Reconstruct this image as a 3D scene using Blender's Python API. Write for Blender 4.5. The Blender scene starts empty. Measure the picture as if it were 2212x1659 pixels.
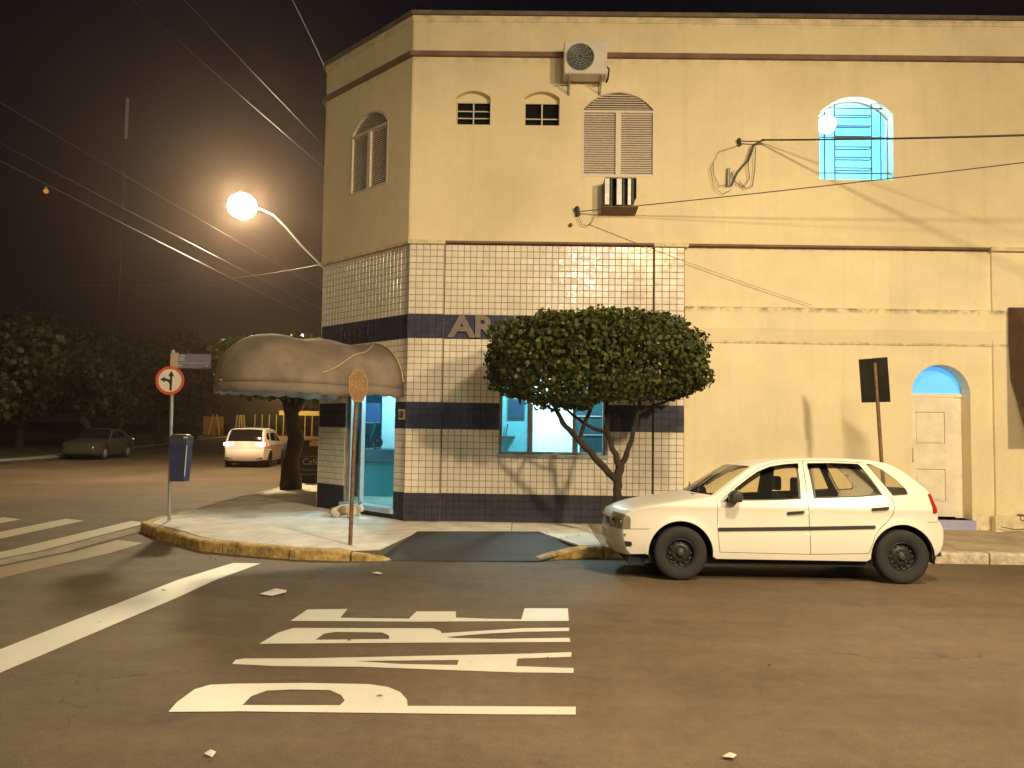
import bpy, bmesh, math, random
from mathutils import Vector, Matrix
from mathutils.geometry import tessellate_polygon
from math import sin, cos, pi, radians as rad, sqrt
random.seed(7)
sc = bpy.context.scene
COL = sc.collection

# ------------------------------------------------------------------ camera, world, exposure
cam = bpy.data.cameras.new("camera"); camo = bpy.data.objects.new("camera", cam); COL.objects.link(camo)
camo.matrix_world = (Matrix.Translation((0, 0, 1.66)) @ Matrix.Rotation(rad(.6), 4, 'Z')
                     @ Matrix.Rotation(rad(93.18), 4, 'X') @ Matrix.Rotation(rad(.88), 4, 'Z'))
cam.sensor_width = 36; cam.lens = 36 * 1703 / 2212
cam.clip_end = 1500; sc.camera = camo
W = bpy.data.worlds.new("World"); sc.world = W; W.use_nodes = True
wn = W.node_tree; bg = wn.nodes['Background']
tc = wn.nodes.new('ShaderNodeTexCoord'); sp = wn.nodes.new('ShaderNodeSeparateXYZ')
rp = wn.nodes.new('ShaderNodeValToRGB')
wn.links.new(tc.outputs['Generated'], sp.inputs[0]); wn.links.new(sp.outputs['Z'], rp.inputs[0])
rp.color_ramp.elements[0].position = 0.0; rp.color_ramp.elements[0].color = (.0050, .0030, .0026, 1)
rp.color_ramp.elements[1].position = .55; rp.color_ramp.elements[1].color = (.0015, .0015, .0050, 1)
wn.links.new(rp.outputs[0], bg.inputs[0]); bg.inputs[1].default_value = 1.0
sc.view_settings.view_transform = 'Standard'; sc.view_settings.look = 'None'
sc.view_settings.gamma = 1; sc.view_settings.use_curve_mapping = False
sc.view_settings.exposure = 0
try:
    sc.cycles.max_bounces = 8; sc.cycles.transparent_max_bounces = 24
    sc.cycles.sample_clamp_indirect = 4
    sc.cycles.caustics_reflective = False; sc.cycles.caustics_refractive = False
except Exception: pass
SOD = (1.0, .775, .455)     # sodium-like street light
LAMPS = dict(A=((-8.5, -1.2, 7.7), 300, SOD), B=((8.6, -1.6, 7.7), 1850, SOD), C=((2.4, -2.6, 7.6), 250, (.95, .93, .80)),
    E=((3.4, 4.6, 7.4), 620, (1, .77, .45)))
LAMP_D = (-9.42, 26.0, 8.95); LAMP_D_P = 2900

# ------------------------------------------------------------------ helpers
def tag(o, label=None, cat=None, group=None, kind=None):
    if label: o['label'] = label
    if cat: o['category'] = cat
    if group: o['group'] = group
    if kind: o['kind'] = kind
    return o
def empty(name, loc=(0, 0, 0), rz=0, parent=None):
    o = bpy.data.objects.new(name, None); COL.objects.link(o); o.location = loc
    o.rotation_euler = (0, 0, rz); o.empty_display_size = .1
    if parent: o.parent = parent
    return o
def copy_tree(o, parent=None):
    c = o.copy(); COL.objects.link(c)
    if parent: c.parent = parent
    for ch in [x for x in o.children]: copy_tree(ch, c)
    return c

class MB:
    def __init__(s): s.v = []; s.f = []; s.smooth = []
    def add(s, vs, fs, sm=False):
        n = len(s.v); s.v += [tuple(v) for v in vs]
        for f in fs: s.f.append(tuple(i + n for i in f)); s.smooth.append(sm)
        return s
    def box(s, a, b, fn=None):
        x0, y0, z0 = a; x1, y1, z1 = b
        vs = [(x0,y0,z0),(x1,y0,z0),(x1,y1,z0),(x0,y1,z0),(x0,y0,z1),(x1,y0,z1),(x1,y1,z1),(x0,y1,z1)]
        if fn: vs = [fn(*v) for v in vs]
        return s.add(vs, [(0,3,2,1),(4,5,6,7),(0,1,5,4),(1,2,6,5),(2,3,7,6),(3,0,4,7)])
    def tube(s, pts, r, seg=8, caps=True):
        pts = [Vector(p) for p in pts]; n = len(pts)
        rs = r if isinstance(r, (list, tuple)) else [r] * n
        up = Vector((0, 0, 1)); d0 = (pts[1] - pts[0]).normalized()
        if abs(d0.z) > .95: up = Vector((1, 0, 0))
        x = d0.cross(up).normalized(); vs = []
        for i, p in enumerate(pts):
            d = (pts[min(i+1, n-1)] - pts[max(i-1, 0)]).normalized()
            x = (x - d * x.dot(d)).normalized(); y = d.cross(x)
            for k in range(seg):
                a = 2 * pi * k / seg; vs.append(p + (x * cos(a) + y * sin(a)) * rs[i])
        fs = [(i*seg+k, i*seg+(k+1) % seg, (i+1)*seg+(k+1) % seg, (i+1)*seg+k) for i in range(n-1) for k in range(seg)]
        s.add(vs, fs, True)
        if caps: s.add(vs[:seg], [tuple(range(seg))[::-1]]); s.add(vs[-seg:], [tuple(range(seg))])
        return s
    def prism(s, outer, holes, fn, w0, w1, sides=True, back=True):
        """outer/holes in (u,v); fn(u,v,w) -> world; front at w1, back at w0"""
        loops = [outer] + list(holes); flat = [p for l in loops for p in l]
        tris = tessellate_polygon([[Vector((p[0], p[1], 0)) for p in l] for l in loops])
        def area(t): a, b, c = [flat[i] for i in t]; return (b[0]-a[0])*(c[1]-a[1])-(b[1]-a[1])*(c[0]-a[0])
        tris = [t if area(t) > 0 else t[::-1] for t in tris]
        s.add([fn(u, v, w1) for u, v in flat], tris)
        if back: s.add([fn(u, v, w0) for u, v in flat], [t[::-1] for t in tris])
        if sides:
            for l in loops:
                n = len(l); vs = [fn(u, v, w0) for u, v in l] + [fn(u, v, w1) for u, v in l]
                ar = sum(l[i][0]*l[(i+1) % n][1]-l[(i+1) % n][0]*l[i][1] for i in range(n))
                ccw = (ar > 0) == (l is outer)
                fs = [(i, (i+1) % n, (i+1) % n + n, i + n) for i in range(n)]
                s.add(vs, fs if ccw else [f[::-1] for f in fs])
        return s
    def lathe(s, prof, fn, seg=24):
        """prof: list of (r,h); fn(x,y,h)"""
        n = len(prof); vs = [fn(r*cos(2*pi*k/seg), r*sin(2*pi*k/seg), h) for r, h in prof for k in range(seg)]
        fs = [(i*seg+k, i*seg+(k+1) % seg, (i+1)*seg+(k+1) % seg, (i+1)*seg+k) for i in range(n-1) for k in range(seg)]
        return s.add(vs, fs, True)
    def mesh(s, name, m):
        me = bpy.data.meshes.new(name); me.from_pydata(s.v, [], s.f)
        me.polygons.foreach_set('use_smooth', s.smooth); me.update()
        if m: me.materials.append(m)
        return me
    def build(s, name, m, parent=None, fix=False, **t):
        me = s.mesh(name, m); o = bpy.data.objects.new(name, me); COL.objects.link(o)
        if fix:
            bm = bmesh.new(); bm.from_mesh(me); bmesh.ops.remove_doubles(bm, verts=bm.verts, dist=1e-5)
            bmesh.ops.recalc_face_normals(bm, faces=bm.faces); bm.to_mesh(me); bm.free()
        if parent: o.parent = parent
        if t: tag(o, **t)
        return o
    def bevel(s, name, m, parent, r=.01, seg=2, **t):
        o = s.build(name, m, parent, fix=True, **t)
        b = o.modifiers.new('b', 'BEVEL'); b.width = r; b.segments = seg; b.limit_method = 'ANGLE'; b.angle_limit = rad(40)
        return o

class Frame:
    """local wall frame: u along the wall, z up, w outwards"""
    def __init__(s, o, d):
        l = sqrt(d[0]**2+d[1]**2); s.o = o; s.d = (d[0]/l, d[1]/l); s.n = (s.d[1], -s.d[0])
    def __call__(s, u, z, w=0):
        return (s.o[0]+u*s.d[0]+w*s.n[0], s.o[1]+u*s.d[1]+w*s.n[1], z)
    def box(s, m, u0, u1, z0, z1, w0, w1):
        return m.prism([(u0, z0), (u1, z0), (u1, z1), (u0, z1)], [], s, w0, w1)
FM = Frame((0, 13.0), (1, 0))
CH0 = (-3.80, 14.90); FC = Frame(CH0, (1.92, -1.90)); CHL = sqrt(1.92**2 + 1.9**2)
def rect(u0, z0, u1, z1): return [(u0, z0), (u1, z0), (u1, z1), (u0, z1)]
def arch(u0, u1, z0, zs, zt, n=14):
    """arched outline, counter-clockwise, springing zs, crown zt (elliptical/segmental)"""
    c = (u0+u1)/2; a = (u1-u0)/2; h = zt-zs
    if h < a*.95:   # segmental
        R = (a*a+h*h)/(2*h); t0 = math.asin(min(1, a/R)); cz = zt-R
        pts = [(c+R*sin(t0*(1-2*i/n)), cz+R*cos(t0*(1-2*i/n))) for i in range(n+1)]
    else: pts = [(c+a*cos(pi*i/n), zs+h*sin(pi*i/n)) for i in range(n+1)]
    return [(u0, z0), (u1, z0)] + pts

# ------------------------------------------------------------------ materials
def NT(name):
    m = bpy.data.materials.new(name); m.use_nodes = True
    return m, m.node_tree.nodes, m.node_tree.links, m.node_tree.nodes['Principled BSDF']
def setb(b, **k):
    for n, v in k.items(): b.inputs[n.replace('_', ' ')].default_value = v
def mat(name, c, rough=.7, metal=0, var=.12, scale=6, bump=0, bscale=60, spec=.5, speck=0, alpha=None):
    m, N, L, b = NT(name); b.inputs['Roughness'].default_value = rough; b.inputs['Metallic'].default_value = metal
    b.inputs['Specular IOR Level'].default_value = spec
    geo = N.new('ShaderNodeNewGeometry')
    n1 = N.new('ShaderNodeTexNoise'); n1.inputs['Scale'].default_value = scale; n1.inputs['Detail'].default_value = 6
    n1.inputs['Roughness'].default_value = .62
    tcn = N.new('ShaderNodeTexCoord'); L.new(tcn.outputs['Object'], n1.inputs['Vector'])
    r = N.new('ShaderNodeValToRGB'); L.new(n1.outputs['Fac'], r.inputs[0])
    r.color_ramp.elements[0].position = .32; r.color_ramp.elements[1].position = .70
    r.color_ramp.elements[0].color = (*[x*(1-var) for x in c], 1); r.color_ramp.elements[1].color = (*[min(1, x*(1+var)) for x in c], 1)
    out = r.outputs[0]
    if speck:
        n2 = N.new('ShaderNodeTexNoise'); n2.inputs['Scale'].default_value = bscale; n2.inputs['Detail'].default_value = 3
        L.new(tcn.outputs['Object'], n2.inputs['Vector'])
        mr = N.new('ShaderNodeMapRange'); mr.inputs[1].default_value = .3; mr.inputs[2].default_value = .7
        mr.inputs[3].default_value = 1-speck; mr.inputs[4].default_value = 1+speck; L.new(n2.outputs['Fac'], mr.inputs[0])
        mx = N.new('ShaderNodeVectorMath'); mx.operation = 'SCALE'; L.new(out, mx.inputs[0]); L.new(mr.outputs[0], mx.inputs['Scale'])
        out = mx.outputs[0]
    L.new(out, b.inputs['Base Color'])
    if bump:
        n3 = N.new('ShaderNodeTexNoise'); n3.inputs['Scale'].default_value = bscale; n3.inputs['Detail'].default_value = 4
        L.new(tcn.outputs['Object'], n3.inputs['Vector'])
        bu = N.new('ShaderNodeBump'); bu.inputs['Strength'].default_value = bump; bu.inputs['Distance'].default_value = .02
        L.new(n3.outputs['Fac'], bu.inputs['Height']); L.new(bu.outputs[0], b.inputs['Normal'])
    return m
def emis(name, c, s):
    m, N, L, b = NT(name); setb(b, Base_Color=(*c, 1), Emission_Color=(*c, 1), Emission_Strength=s); return m
def glass(name, tint=(.8, .8, .8), rough=.02, f=1.45, dirt=0):
    m, N, L, b = NT(name); N.remove(b); out = N['Material Output']
    t = N.new('ShaderNodeBsdfTransparent'); t.inputs[0].default_value = (*tint, 1)
    g = N.new('ShaderNodeBsdfGlossy'); g.inputs['Roughness'].default_value = rough
    lw = N.new('ShaderNodeLayerWeight'); lw.inputs[0].default_value = .5
    pw = N.new('ShaderNodeMath'); pw.operation = 'POWER'; pw.inputs[1].default_value = 4.5; L.new(lw.outputs['Facing'], pw.inputs[0])
    fr = N.new('ShaderNodeMath'); fr.operation = 'MULTIPLY_ADD'; fr.inputs[1].default_value = .85; fr.inputs[2].default_value = .045*f/1.45; L.new(pw.outputs[0], fr.inputs[0])
    mx = N.new('ShaderNodeMixShader'); L.new(fr.outputs[0], mx.inputs[0]); L.new(t.outputs[0], mx.inputs[1]); L.new(g.outputs[0], mx.inputs[2])
    s = mx.outputs[0]
    if dirt:
        d = N.new('ShaderNodeBsdfDiffuse'); d.inputs[0].default_value = (.5, .48, .45, 1); m2 = N.new('ShaderNodeMixShader')
        m2.inputs[0].default_value = dirt; L.new(s, m2.inputs[1]); L.new(d.outputs[0], m2.inputs[2]); s = m2.outputs[0]
    L.new(s, out.inputs[0]); return m

def wall_mat(name, c):
    """painted render: broad tone drift, fine grain, mould under the ledges, rain streaks, splash at the foot"""
    m, N, L, b = NT(name); b.inputs['Roughness'].default_value = .85; b.inputs['Specular IOR Level'].default_value = .25
    g = N.new('ShaderNodeNewGeometry'); s = N.new('ShaderNodeSeparateXYZ'); L.new(g.outputs['Position'], s.inputs[0])
    def noise(sc_, det, vec=None, rough=.6):
        n = N.new('ShaderNodeTexNoise'); n.inputs['Scale'].default_value = sc_; n.inputs['Detail'].default_value = det
        n.inputs['Roughness'].default_value = rough; L.new(vec or g.outputs['Position'], n.inputs['Vector']); return n.outputs['Fac']
    def rng(x, a, b_, c_, d_):
        r = N.new('ShaderNodeMapRange'); L.new(x, r.inputs[0])
        for i, v in enumerate((a, b_, c_, d_)): r.inputs[i+1].default_value = v
        return r.outputs[0]
    def mul(a, b_):
        r = N.new('ShaderNodeMath'); r.operation = 'MULTIPLY'; L.new(a, r.inputs[0])
        if isinstance(b_, float): r.inputs[1].default_value = b_
        else: L.new(b_, r.inputs[1])
        return r.outputs[0]
    def mix(f, a, b_):
        r = N.new('ShaderNodeMix'); r.data_type = 'RGBA'; L.new(f, r.inputs[0])
        if isinstance(a, tuple): r.inputs[6].default_value = (*a, 1)
        else: L.new(a, r.inputs[6])
        r.inputs[7].default_value = (*b_, 1); return r.outputs[2]
    col = mix(rng(noise(.5, 5), .35, .68, 0, 1), tuple(x*1.06 for x in c), tuple(x*.86 for x in c))
    col = mix(mul(rng(noise(14, 6), .5, .75, 0, 1), .22), col, tuple(x*.72 for x in c))
    # vertical rain streaks
    mp = N.new('ShaderNodeMapping'); mp.inputs['Scale'].default_value = (7, 7, .35); L.new(g.outputs['Position'], mp.inputs[0])
    col = mix(mul(rng(noise(1, 4, mp.outputs[0]), .55, .8, 0, 1), .28), col, tuple(x*.62 for x in c))
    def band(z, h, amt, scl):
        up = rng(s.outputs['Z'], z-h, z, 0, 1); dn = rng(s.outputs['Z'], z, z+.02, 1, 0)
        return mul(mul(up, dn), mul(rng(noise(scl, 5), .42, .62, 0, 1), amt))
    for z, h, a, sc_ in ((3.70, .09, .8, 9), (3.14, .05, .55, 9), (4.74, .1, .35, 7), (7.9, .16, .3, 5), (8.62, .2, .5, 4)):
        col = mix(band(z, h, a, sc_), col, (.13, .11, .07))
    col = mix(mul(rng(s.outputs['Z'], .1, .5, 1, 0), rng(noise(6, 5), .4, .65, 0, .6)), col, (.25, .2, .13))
    L.new(col, b.inputs['Base Color'])
    bu = N.new('ShaderNodeBump'); bu.inputs['Strength'].default_value = .25; bu.inputs['Distance'].default_value = .01
    L.new(noise(45, 5), bu.inputs['Height']); L.new(bu.outputs[0], b.inputs['Normal'])
    return m

def tile_mat(name, c, c2, rough=.12, var=.1):
    """glazed tile: tone and gloss differ from tile to tile"""
    m, N, L, b = NT(name); b.inputs['Specular IOR Level'].default_value = .5
    g = N.new('ShaderNodeNewGeometry')
    vm = N.new('ShaderNodeVectorMath'); vm.operation = 'SNAP'; vm.inputs[1].default_value = (.0755, .0755, .1055)
    L.new(g.outputs['Position'], vm.inputs[0])
    wn_ = N.new('ShaderNodeTexWhiteNoise'); L.new(vm.outputs[0], wn_.inputs['Vector'])
    oi = N.new('ShaderNodeObjectInfo')
    a = N.new('ShaderNodeMix'); a.data_type = 'RGBA'; a.inputs[6].default_value = (*c, 1); a.inputs[7].default_value = (*c2, 1)
    L.new(g.outputs['Random Per Island'], a.inputs[0])
    n = N.new('ShaderNodeTexNoise'); n.inputs['Scale'].default_value = 1.3; n.inputs['Detail'].default_value = 6; L.new(g.outputs['Position'], n.inputs['Vector'])
    mr = N.new('ShaderNodeMapRange'); mr.inputs[1].default_value = .45; mr.inputs[2].default_value = .75; mr.inputs[3].default_value = 0; mr.inputs[4].default_value = .45
    L.new(n.outputs['Fac'], mr.inputs[0])
    d = N.new('ShaderNodeMix'); d.data_type = 'RGBA'; L.new(mr.outputs[0], d.inputs[0]); L.new(a.outputs[2], d.inputs[6]); d.inputs[7].default_value = (*[x*.62 for x in c2], 1)
    L.new(d.outputs[2], b.inputs['Base Color'])
    r2 = N.new('ShaderNodeMapRange'); r2.inputs[3].default_value = rough; r2.inputs[4].default_value = rough+.14
    L.new(wn_.outputs['Value'], r2.inputs[0]); L.new(r2.outputs[0], b.inputs['Roughness'])
    n3 = N.new('ShaderNodeTexNoise'); n3.inputs['Scale'].default_value = 14; L.new(g.outputs['Position'], n3.inputs['Vector'])
    bu = N.new('ShaderNodeBump'); bu.inputs['Strength'].default_value = .08; bu.inputs['Distance'].default_value = .02
    L.new(n3.outputs['Fac'], bu.inputs['Height']); L.new(bu.outputs[0], b.inputs['Normal'])
    return m

def road_mat(name, c, patch=True):
    m, N, L, b = NT(name); b.inputs['Roughness'].default_value = .72; b.inputs['Specular IOR Level'].default_value = .35
    g = N.new('ShaderNodeNewGeometry')
    def noise(s_, d, r=.6, v=None):
        n = N.new('ShaderNodeTexNoise'); n.inputs['Scale'].default_value = s_; n.inputs['Detail'].default_value = d; n.inputs['Roughness'].default_value = r
        L.new(v or g.outputs['Position'], n.inputs['Vector']); return n.outputs['Fac']
    def rng(x, a, b_, c_, d_):
        r = N.new('ShaderNodeMapRange'); L.new(x, r.inputs[0])
        for i, v in enumerate((a, b_, c_, d_)): r.inputs[i+1].default_value = v
        return r.outputs[0]
    def mul(a, b_):
        r = N.new('ShaderNodeMath'); r.operation = 'MULTIPLY'; L.new(a, r.inputs[0]); L.new(b_, r.inputs[1]); return r.outputs[0]
    f = mul(mul(rng(noise(.35, 6), .3, .7, .76, 1.2), rng(noise(3, 6, .7), .3, .7, .86, 1.12)), rng(noise(150, 2), .3, .72, .45, 1.65))
    f = mul(f, rng(noise(11, 9, .8), .3, .7, .80, 1.2))
    f = mul(f, rng(mul(rng(noise(.8, 3), .60, .68, 0, 1), rng(noise(7, 5), .35, .6, .3, 1)), 0, 1, 1, .72))
    # long tyre-polished streaks along the street
    mp = N.new('ShaderNodeMapping'); mp.inputs['Scale'].default_value = (.25, 2.2, 1); L.new(g.outputs['Position'], mp.inputs[0])
    f = mul(f, rng(noise(1, 4, .6, mp.outputs[0]), .35, .7, .88, 1.1))
    # cracks
    vo = N.new('ShaderNodeTexVoronoi'); vo.feature = 'DISTANCE_TO_EDGE'; vo.inputs['Scale'].default_value = .42
    wv = N.new('ShaderNodeVectorMath'); wv.operation = 'ADD'; nz = N.new('ShaderNodeTexNoise'); nz.inputs['Scale'].default_value = 1.6; nz.inputs['Detail'].default_value = 5
    L.new(g.outputs['Position'], nz.inputs['Vector']); L.new(g.outputs['Position'], wv.inputs[0]); L.new(nz.outputs['Color'], wv.inputs[1]); L.new(wv.outputs[0], vo.inputs['Vector'])
    f = mul(f, rng(mul(rng(vo.outputs['Distance'], 0, .006, 1, 0), rng(noise(.5, 3), .5, .6, 0, 1)), 0, 1, 1, .55))
    vs = N.new('ShaderNodeVectorMath'); vs.operation = 'SCALE'; vs.inputs[0].default_value = c; L.new(f, vs.inputs['Scale'])
    L.new(vs.outputs[0], b.inputs['Base Color'])
    bu = N.new('ShaderNodeBump'); bu.inputs['Strength'].default_value = .55; bu.inputs['Distance'].default_value = .012
    L.new(noise(120, 4, .7), bu.inputs['Height']); L.new(bu.outputs[0], b.inputs['Normal'])
    return m

def paint_mat(name, c, wear=.5):
    """worn road paint: chips down to the asphalt colour"""
    m, N, L, b = NT(name); b.inputs['Roughness'].default_value = .5
    g = N.new('ShaderNodeNewGeometry')
    n = N.new('ShaderNodeTexNoise'); n.inputs['Scale'].default_value = 26; n.inputs['Detail'].default_value = 8; n.inputs['Roughness'].default_value = .75
    L.new(g.outputs['Position'], n.inputs['Vector'])
    n2 = N.new('ShaderNodeTexNoise'); n2.inputs['Scale'].default_value = 2.2; n2.inputs['Detail'].default_value = 5; L.new(g.outputs['Position'], n2.inputs['Vector'])
    mr = N.new('ShaderNodeMapRange'); mr.inputs[1].default_value = .62-.1*wear; mr.inputs[2].default_value = .74; mr.inputs[3].default_value = 0; mr.inputs[4].default_value = wear
    L.new(n.outputs['Fac'], mr.inputs[0])
    a = N.new('ShaderNodeMix'); a.data_type = 'RGBA'; L.new(n2.outputs['Fac'], a.inputs[0])
    a.inputs[6].default_value = (*[x*.86 for x in c], 1); a.inputs[7].default_value = (*[min(1, x*1.1) for x in c], 1)
    d = N.new('ShaderNodeMix'); d.data_type = 'RGBA'; L.new(mr.outputs[0], d.inputs[0]); L.new(a.outputs[2], d.inputs[6]); d.inputs[7].default_value = (.20, .14, .09, 1)
    L.new(d.outputs[2], b.inputs['Base Color'])
    bu = N.new('ShaderNodeBump'); bu.inputs['Strength'].default_value = .4; bu.inputs['Distance'].default_value = .008
    L.new(n.outputs['Fac'], bu.inputs['Height']); L.new(bu.outputs[0], b.inputs['Normal'])
    return m

def leaf_mat(name, c, c2):
    m, N, L, b = NT(name); b.inputs['Roughness'].default_value = .5; b.inputs['Specular IOR Level'].default_value = .3
    g = N.new('ShaderNodeNewGeometry'); oi = N.new('ShaderNodeObjectInfo')
    ad = N.new('ShaderNodeMath'); ad.operation = 'ADD'; L.new(g.outputs['Random Per Island'], ad.inputs[0]); L.new(oi.outputs['Random'], ad.inputs[1])
    fr = N.new('ShaderNodeMath'); fr.operation = 'FRACT'; L.new(ad.outputs[0], fr.inputs[0])
    r = N.new('ShaderNodeValToRGB'); L.new(fr.outputs[0], r.inputs[0])
    r.color_ramp.elements[0].color = (*c, 1); r.color_ramp.elements[1].color = (*c2, 1)
    e = r.color_ramp.elements.new(.95); e.color = (*c2, 1)
    r.color_ramp.elements[2].color = (c2[0]*2.4, c2[1]*1.5, c2[2]*.8, 1)
    L.new(r.outputs[0], b.inputs['Base Color'])
    try: b.inputs['Transmission Weight'].default_value = 0
    except Exception: pass
    tr = N.new('ShaderNodeBsdfTranslucent'); L.new(r.outputs[0], tr.inputs[0])
    mx = N.new('ShaderNodeMixShader'); mx.inputs[0].default_value = .25; L.new(b.outputs[0], mx.inputs[1]); L.new(tr.outputs[0], mx.inputs[2])
    L.new(mx.outputs[0], N['Material Output'].inputs[0]); return m

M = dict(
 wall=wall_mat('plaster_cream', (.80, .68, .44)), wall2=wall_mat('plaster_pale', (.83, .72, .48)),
 trim=mat('trim_brown', (.20, .115, .075), .8, var=.25, scale=3, bump=.2), cap=mat('roof_cap', (.16, .125, .085), .9, var=.35, scale=4, bump=.4),
 tile=tile_mat('tile_white', (.86, .79, .68), (.79, .70, .57)), navy=tile_mat('tile_navy', (.036, .042, .085), (.026, .030, .066), .34),
 grout=mat('grout', (.22, .16, .11), .95, var=.3, scale=8), base=mat('base_navy', (.030, .031, .046), .6, var=.35, scale=4, bump=.3),
 road=road_mat('asphalt', (.140, .100, .062)), ramp=road_mat('asphalt_dark', (.060, .050, .042)), paint=paint_mat('road_paint', (.66, .64, .57), .6), paintw=paint_mat('road_paint_worn', (.60, .52, .38), .8),
 paintf=paint_mat('road_paint_faded', (.33, .24, .14), 1.0),
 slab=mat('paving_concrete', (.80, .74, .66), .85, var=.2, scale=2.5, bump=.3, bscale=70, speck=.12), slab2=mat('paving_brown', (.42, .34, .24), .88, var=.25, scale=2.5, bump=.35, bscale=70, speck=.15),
 joint=mat('joint', (.14, .11, .08), .95), gutter=mat('gutter_concrete', (.34, .28, .22), .85, var=.25, scale=5, bump=.3),
 yellow=mat('curb_yellow', (.52, .36, .13), .75, var=.60, scale=9, bump=.5, bscale=25), curb=mat('curb_concrete', (.55, .48, .36), .8, var=.35, scale=9, bump=.5, bscale=25),
 white=mat('white_metal', (.62, .57, .50), .5, var=.1), shutter=mat('shutter_paint', (.68, .59, .48), .5, var=.12, scale=20), shutterd=mat('shutter_dark', (.10, .08, .06), .8),
 black=mat('black_metal', (.03, .028, .027), .5, var=.2), iron=mat('grille_iron', (.10, .12, .16), .5, var=.2), wire=mat('overhead_wire', (.045, .038, .032), .4, .4), rust=mat('rusty_pole', (.20, .115, .055), .65, .1, var=.45, scale=14, bump=.3),
 galv=mat('galvanised', (.38, .36, .33), .45, .5, var=.2, scale=14), dsteel=mat('dark_steel', (.05, .045, .04), .5, .4, var=.3),
 canvas=mat('canvas', (.24, .19, .15), .8, var=.34, scale=1.6, bump=.55, bscale=4), piping=mat('piping', (.62, .50, .30), .6),
 doorp=mat('door_cream', (.82, .75, .60), .6, var=.1, scale=5), handle=mat('handle', (.10, .08, .12), .35, .6),
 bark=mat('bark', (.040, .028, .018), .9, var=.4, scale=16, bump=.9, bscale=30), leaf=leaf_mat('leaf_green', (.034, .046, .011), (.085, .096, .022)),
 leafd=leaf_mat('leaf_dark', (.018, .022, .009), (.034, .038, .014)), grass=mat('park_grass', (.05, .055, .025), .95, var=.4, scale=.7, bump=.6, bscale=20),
 cable=mat('cable', (.06, .05, .05), .6), cablep=mat('painted_cable', (.36, .28, .18), .7), letter=mat('steel_letters', (.24, .19, .15), .42, .6, var=.15, scale=10),
 carw=mat('car_white', (.74, .70, .62), .28, var=.03, scale=3, spec=.5), cargrey=mat('car_greenish', (.10, .10, .075), .25, .4, var=.05), carw2=mat('car_white_far', (.74, .62, .55), .35, var=.03),
 rubber=mat('rubber', (.022, .021, .020), .85, var=.15, scale=20, bump=.3, bscale=60), plastic=mat('black_plastic', (.028, .026, .028), .5), lining=mat('lining', (.02, .019, .018), .9), seat=mat('seat_cloth', (.06, .055, .05), .9, var=.2),
 rim=mat('steel_rim', (.022, .021, .02), .45, .4), lampsilver=mat('lamp_silver', (.42, .38, .32), .35, .3), chrome=mat('chrome', (.7, .68, .65), .15, 1), redlens=mat('red_lens', (.35, .025, .015), .15), visor=glass('visor', (.10, .09, .08), .05),
 cglass=glass('car_glass', (.93, .90, .80), .02, 1.5, .02), wglass=glass('window_glass', (.92, .96, .96), .02, 1.45), hglass=glass('headlamp_glass', (.85, .85, .82), .05), dglass=mat('dark_glass', (.012, .012, .012), .08),
 teal=mat('lobby_teal', (.09, .34, .42), .7, var=.05), lobw=mat('lobby_white', (.80, .84, .84), .5, var=.03), lobfloor=mat('lobby_floor', (.42, .44, .36), .25, var=.15, scale=3),
 blue=mat('blue_board', (.05, .10, .22), .5), dteal=mat('dark_teal', (.012, .045, .06), .4), desk=mat('desk_grey', (.07, .14, .18), .5), alu=mat('aluminium', (.55, .58, .6), .3, .6),
 bin=mat('bin_blue', (.035, .045, .12), .35, var=.15, scale=10), binlid=mat('bin_grey', (.055, .06, .08), .4), signr=mat('sign_red', (.62, .10, .03), .45), signw=mat('sign_white', (.85, .76, .64), .45), signk=mat('sign_black', (.012, .010, .010), .5),
 pare=mat('sign_stop', (.30, .15, .045), .6, var=.2, scale=12), pareW=mat('sign_stop_text', (.42, .25, .08), .6), plate=mat('street_plate', (.16, .15, .22), .5, var=.1), platet=mat('plate_text', (.45, .42, .42), .6),
 board=mat('chalkboard', (.022, .020, .018), .7), chalk=mat('chalk', (.30, .25, .22), .9), orange=mat('orange_label', (.50, .24, .08), .6), num=mat('number_plate', (.62, .50, .38), .5),
 paper=mat('paper', (.62, .58, .52), .8), yellowpost=mat('yellow_post', (.66, .52, .16), .6), orangew=mat('orange_wall', (.55, .28, .10), .8),
 furw=mat('fur_white', (.72, .64, .52), .95, var=.25, scale=12, bump=.8, bscale=90), furt=mat('fur_tan', (.38, .22, .10), .95, var=.3, scale=12, bump=.8, bscale=90), furd=mat('fur_dark', (.05, .035, .03), .9),
 awn=mat('awning_brown', (.10, .055, .04), .75, var=.35, scale=2.5, bump=.3, bscale=8), screen=mat('screen', (.02, .05, .10), .2),
)

# ------------------------------------------------------------------ ground
def zroad(y): return -.09*min(1, max(0, (y-8.4)/2.2))
def ground_sheet(poly, dz, m, name, parent=None, holes=(), **t):
    """flat-marking sheet draped on the cambered road"""
    bm = bmesh.new(); loops = [poly]+list(holes); flat = [p for l in loops for p in l]
    vs = [bm.verts.new((p[0], p[1], 0)) for p in flat]
    for tr in tessellate_polygon([[Vector((p[0], p[1], 0)) for p in l] for l in loops]):
        try:
            f = bm.faces.new([vs[i] for i in tr])
        except ValueError: pass
    for y in (8.4, 10.6): bmesh.ops.bisect_plane(bm, geom=bm.verts[:]+bm.edges[:]+bm.faces[:], plane_co=(0, y, 0), plane_no=(0, 1, 0))
    for v in bm.verts: v.co.z = zroad(v.co.y)+dz
    bm.normal_update()
    for f in bm.faces:
        if f.normal.z < 0: f.normal_flip()
    me = bpy.data.meshes.new(name); bm.to_mesh(me); bm.free(); me.materials.append(m)
    o = bpy.data.objects.new(name, me); COL.objects.link(o)
    if parent: o.parent = parent
    return tag(o, **t) if t else o
ys = [-300, 8.4, 10.6, 900]; mb = MB()
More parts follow.
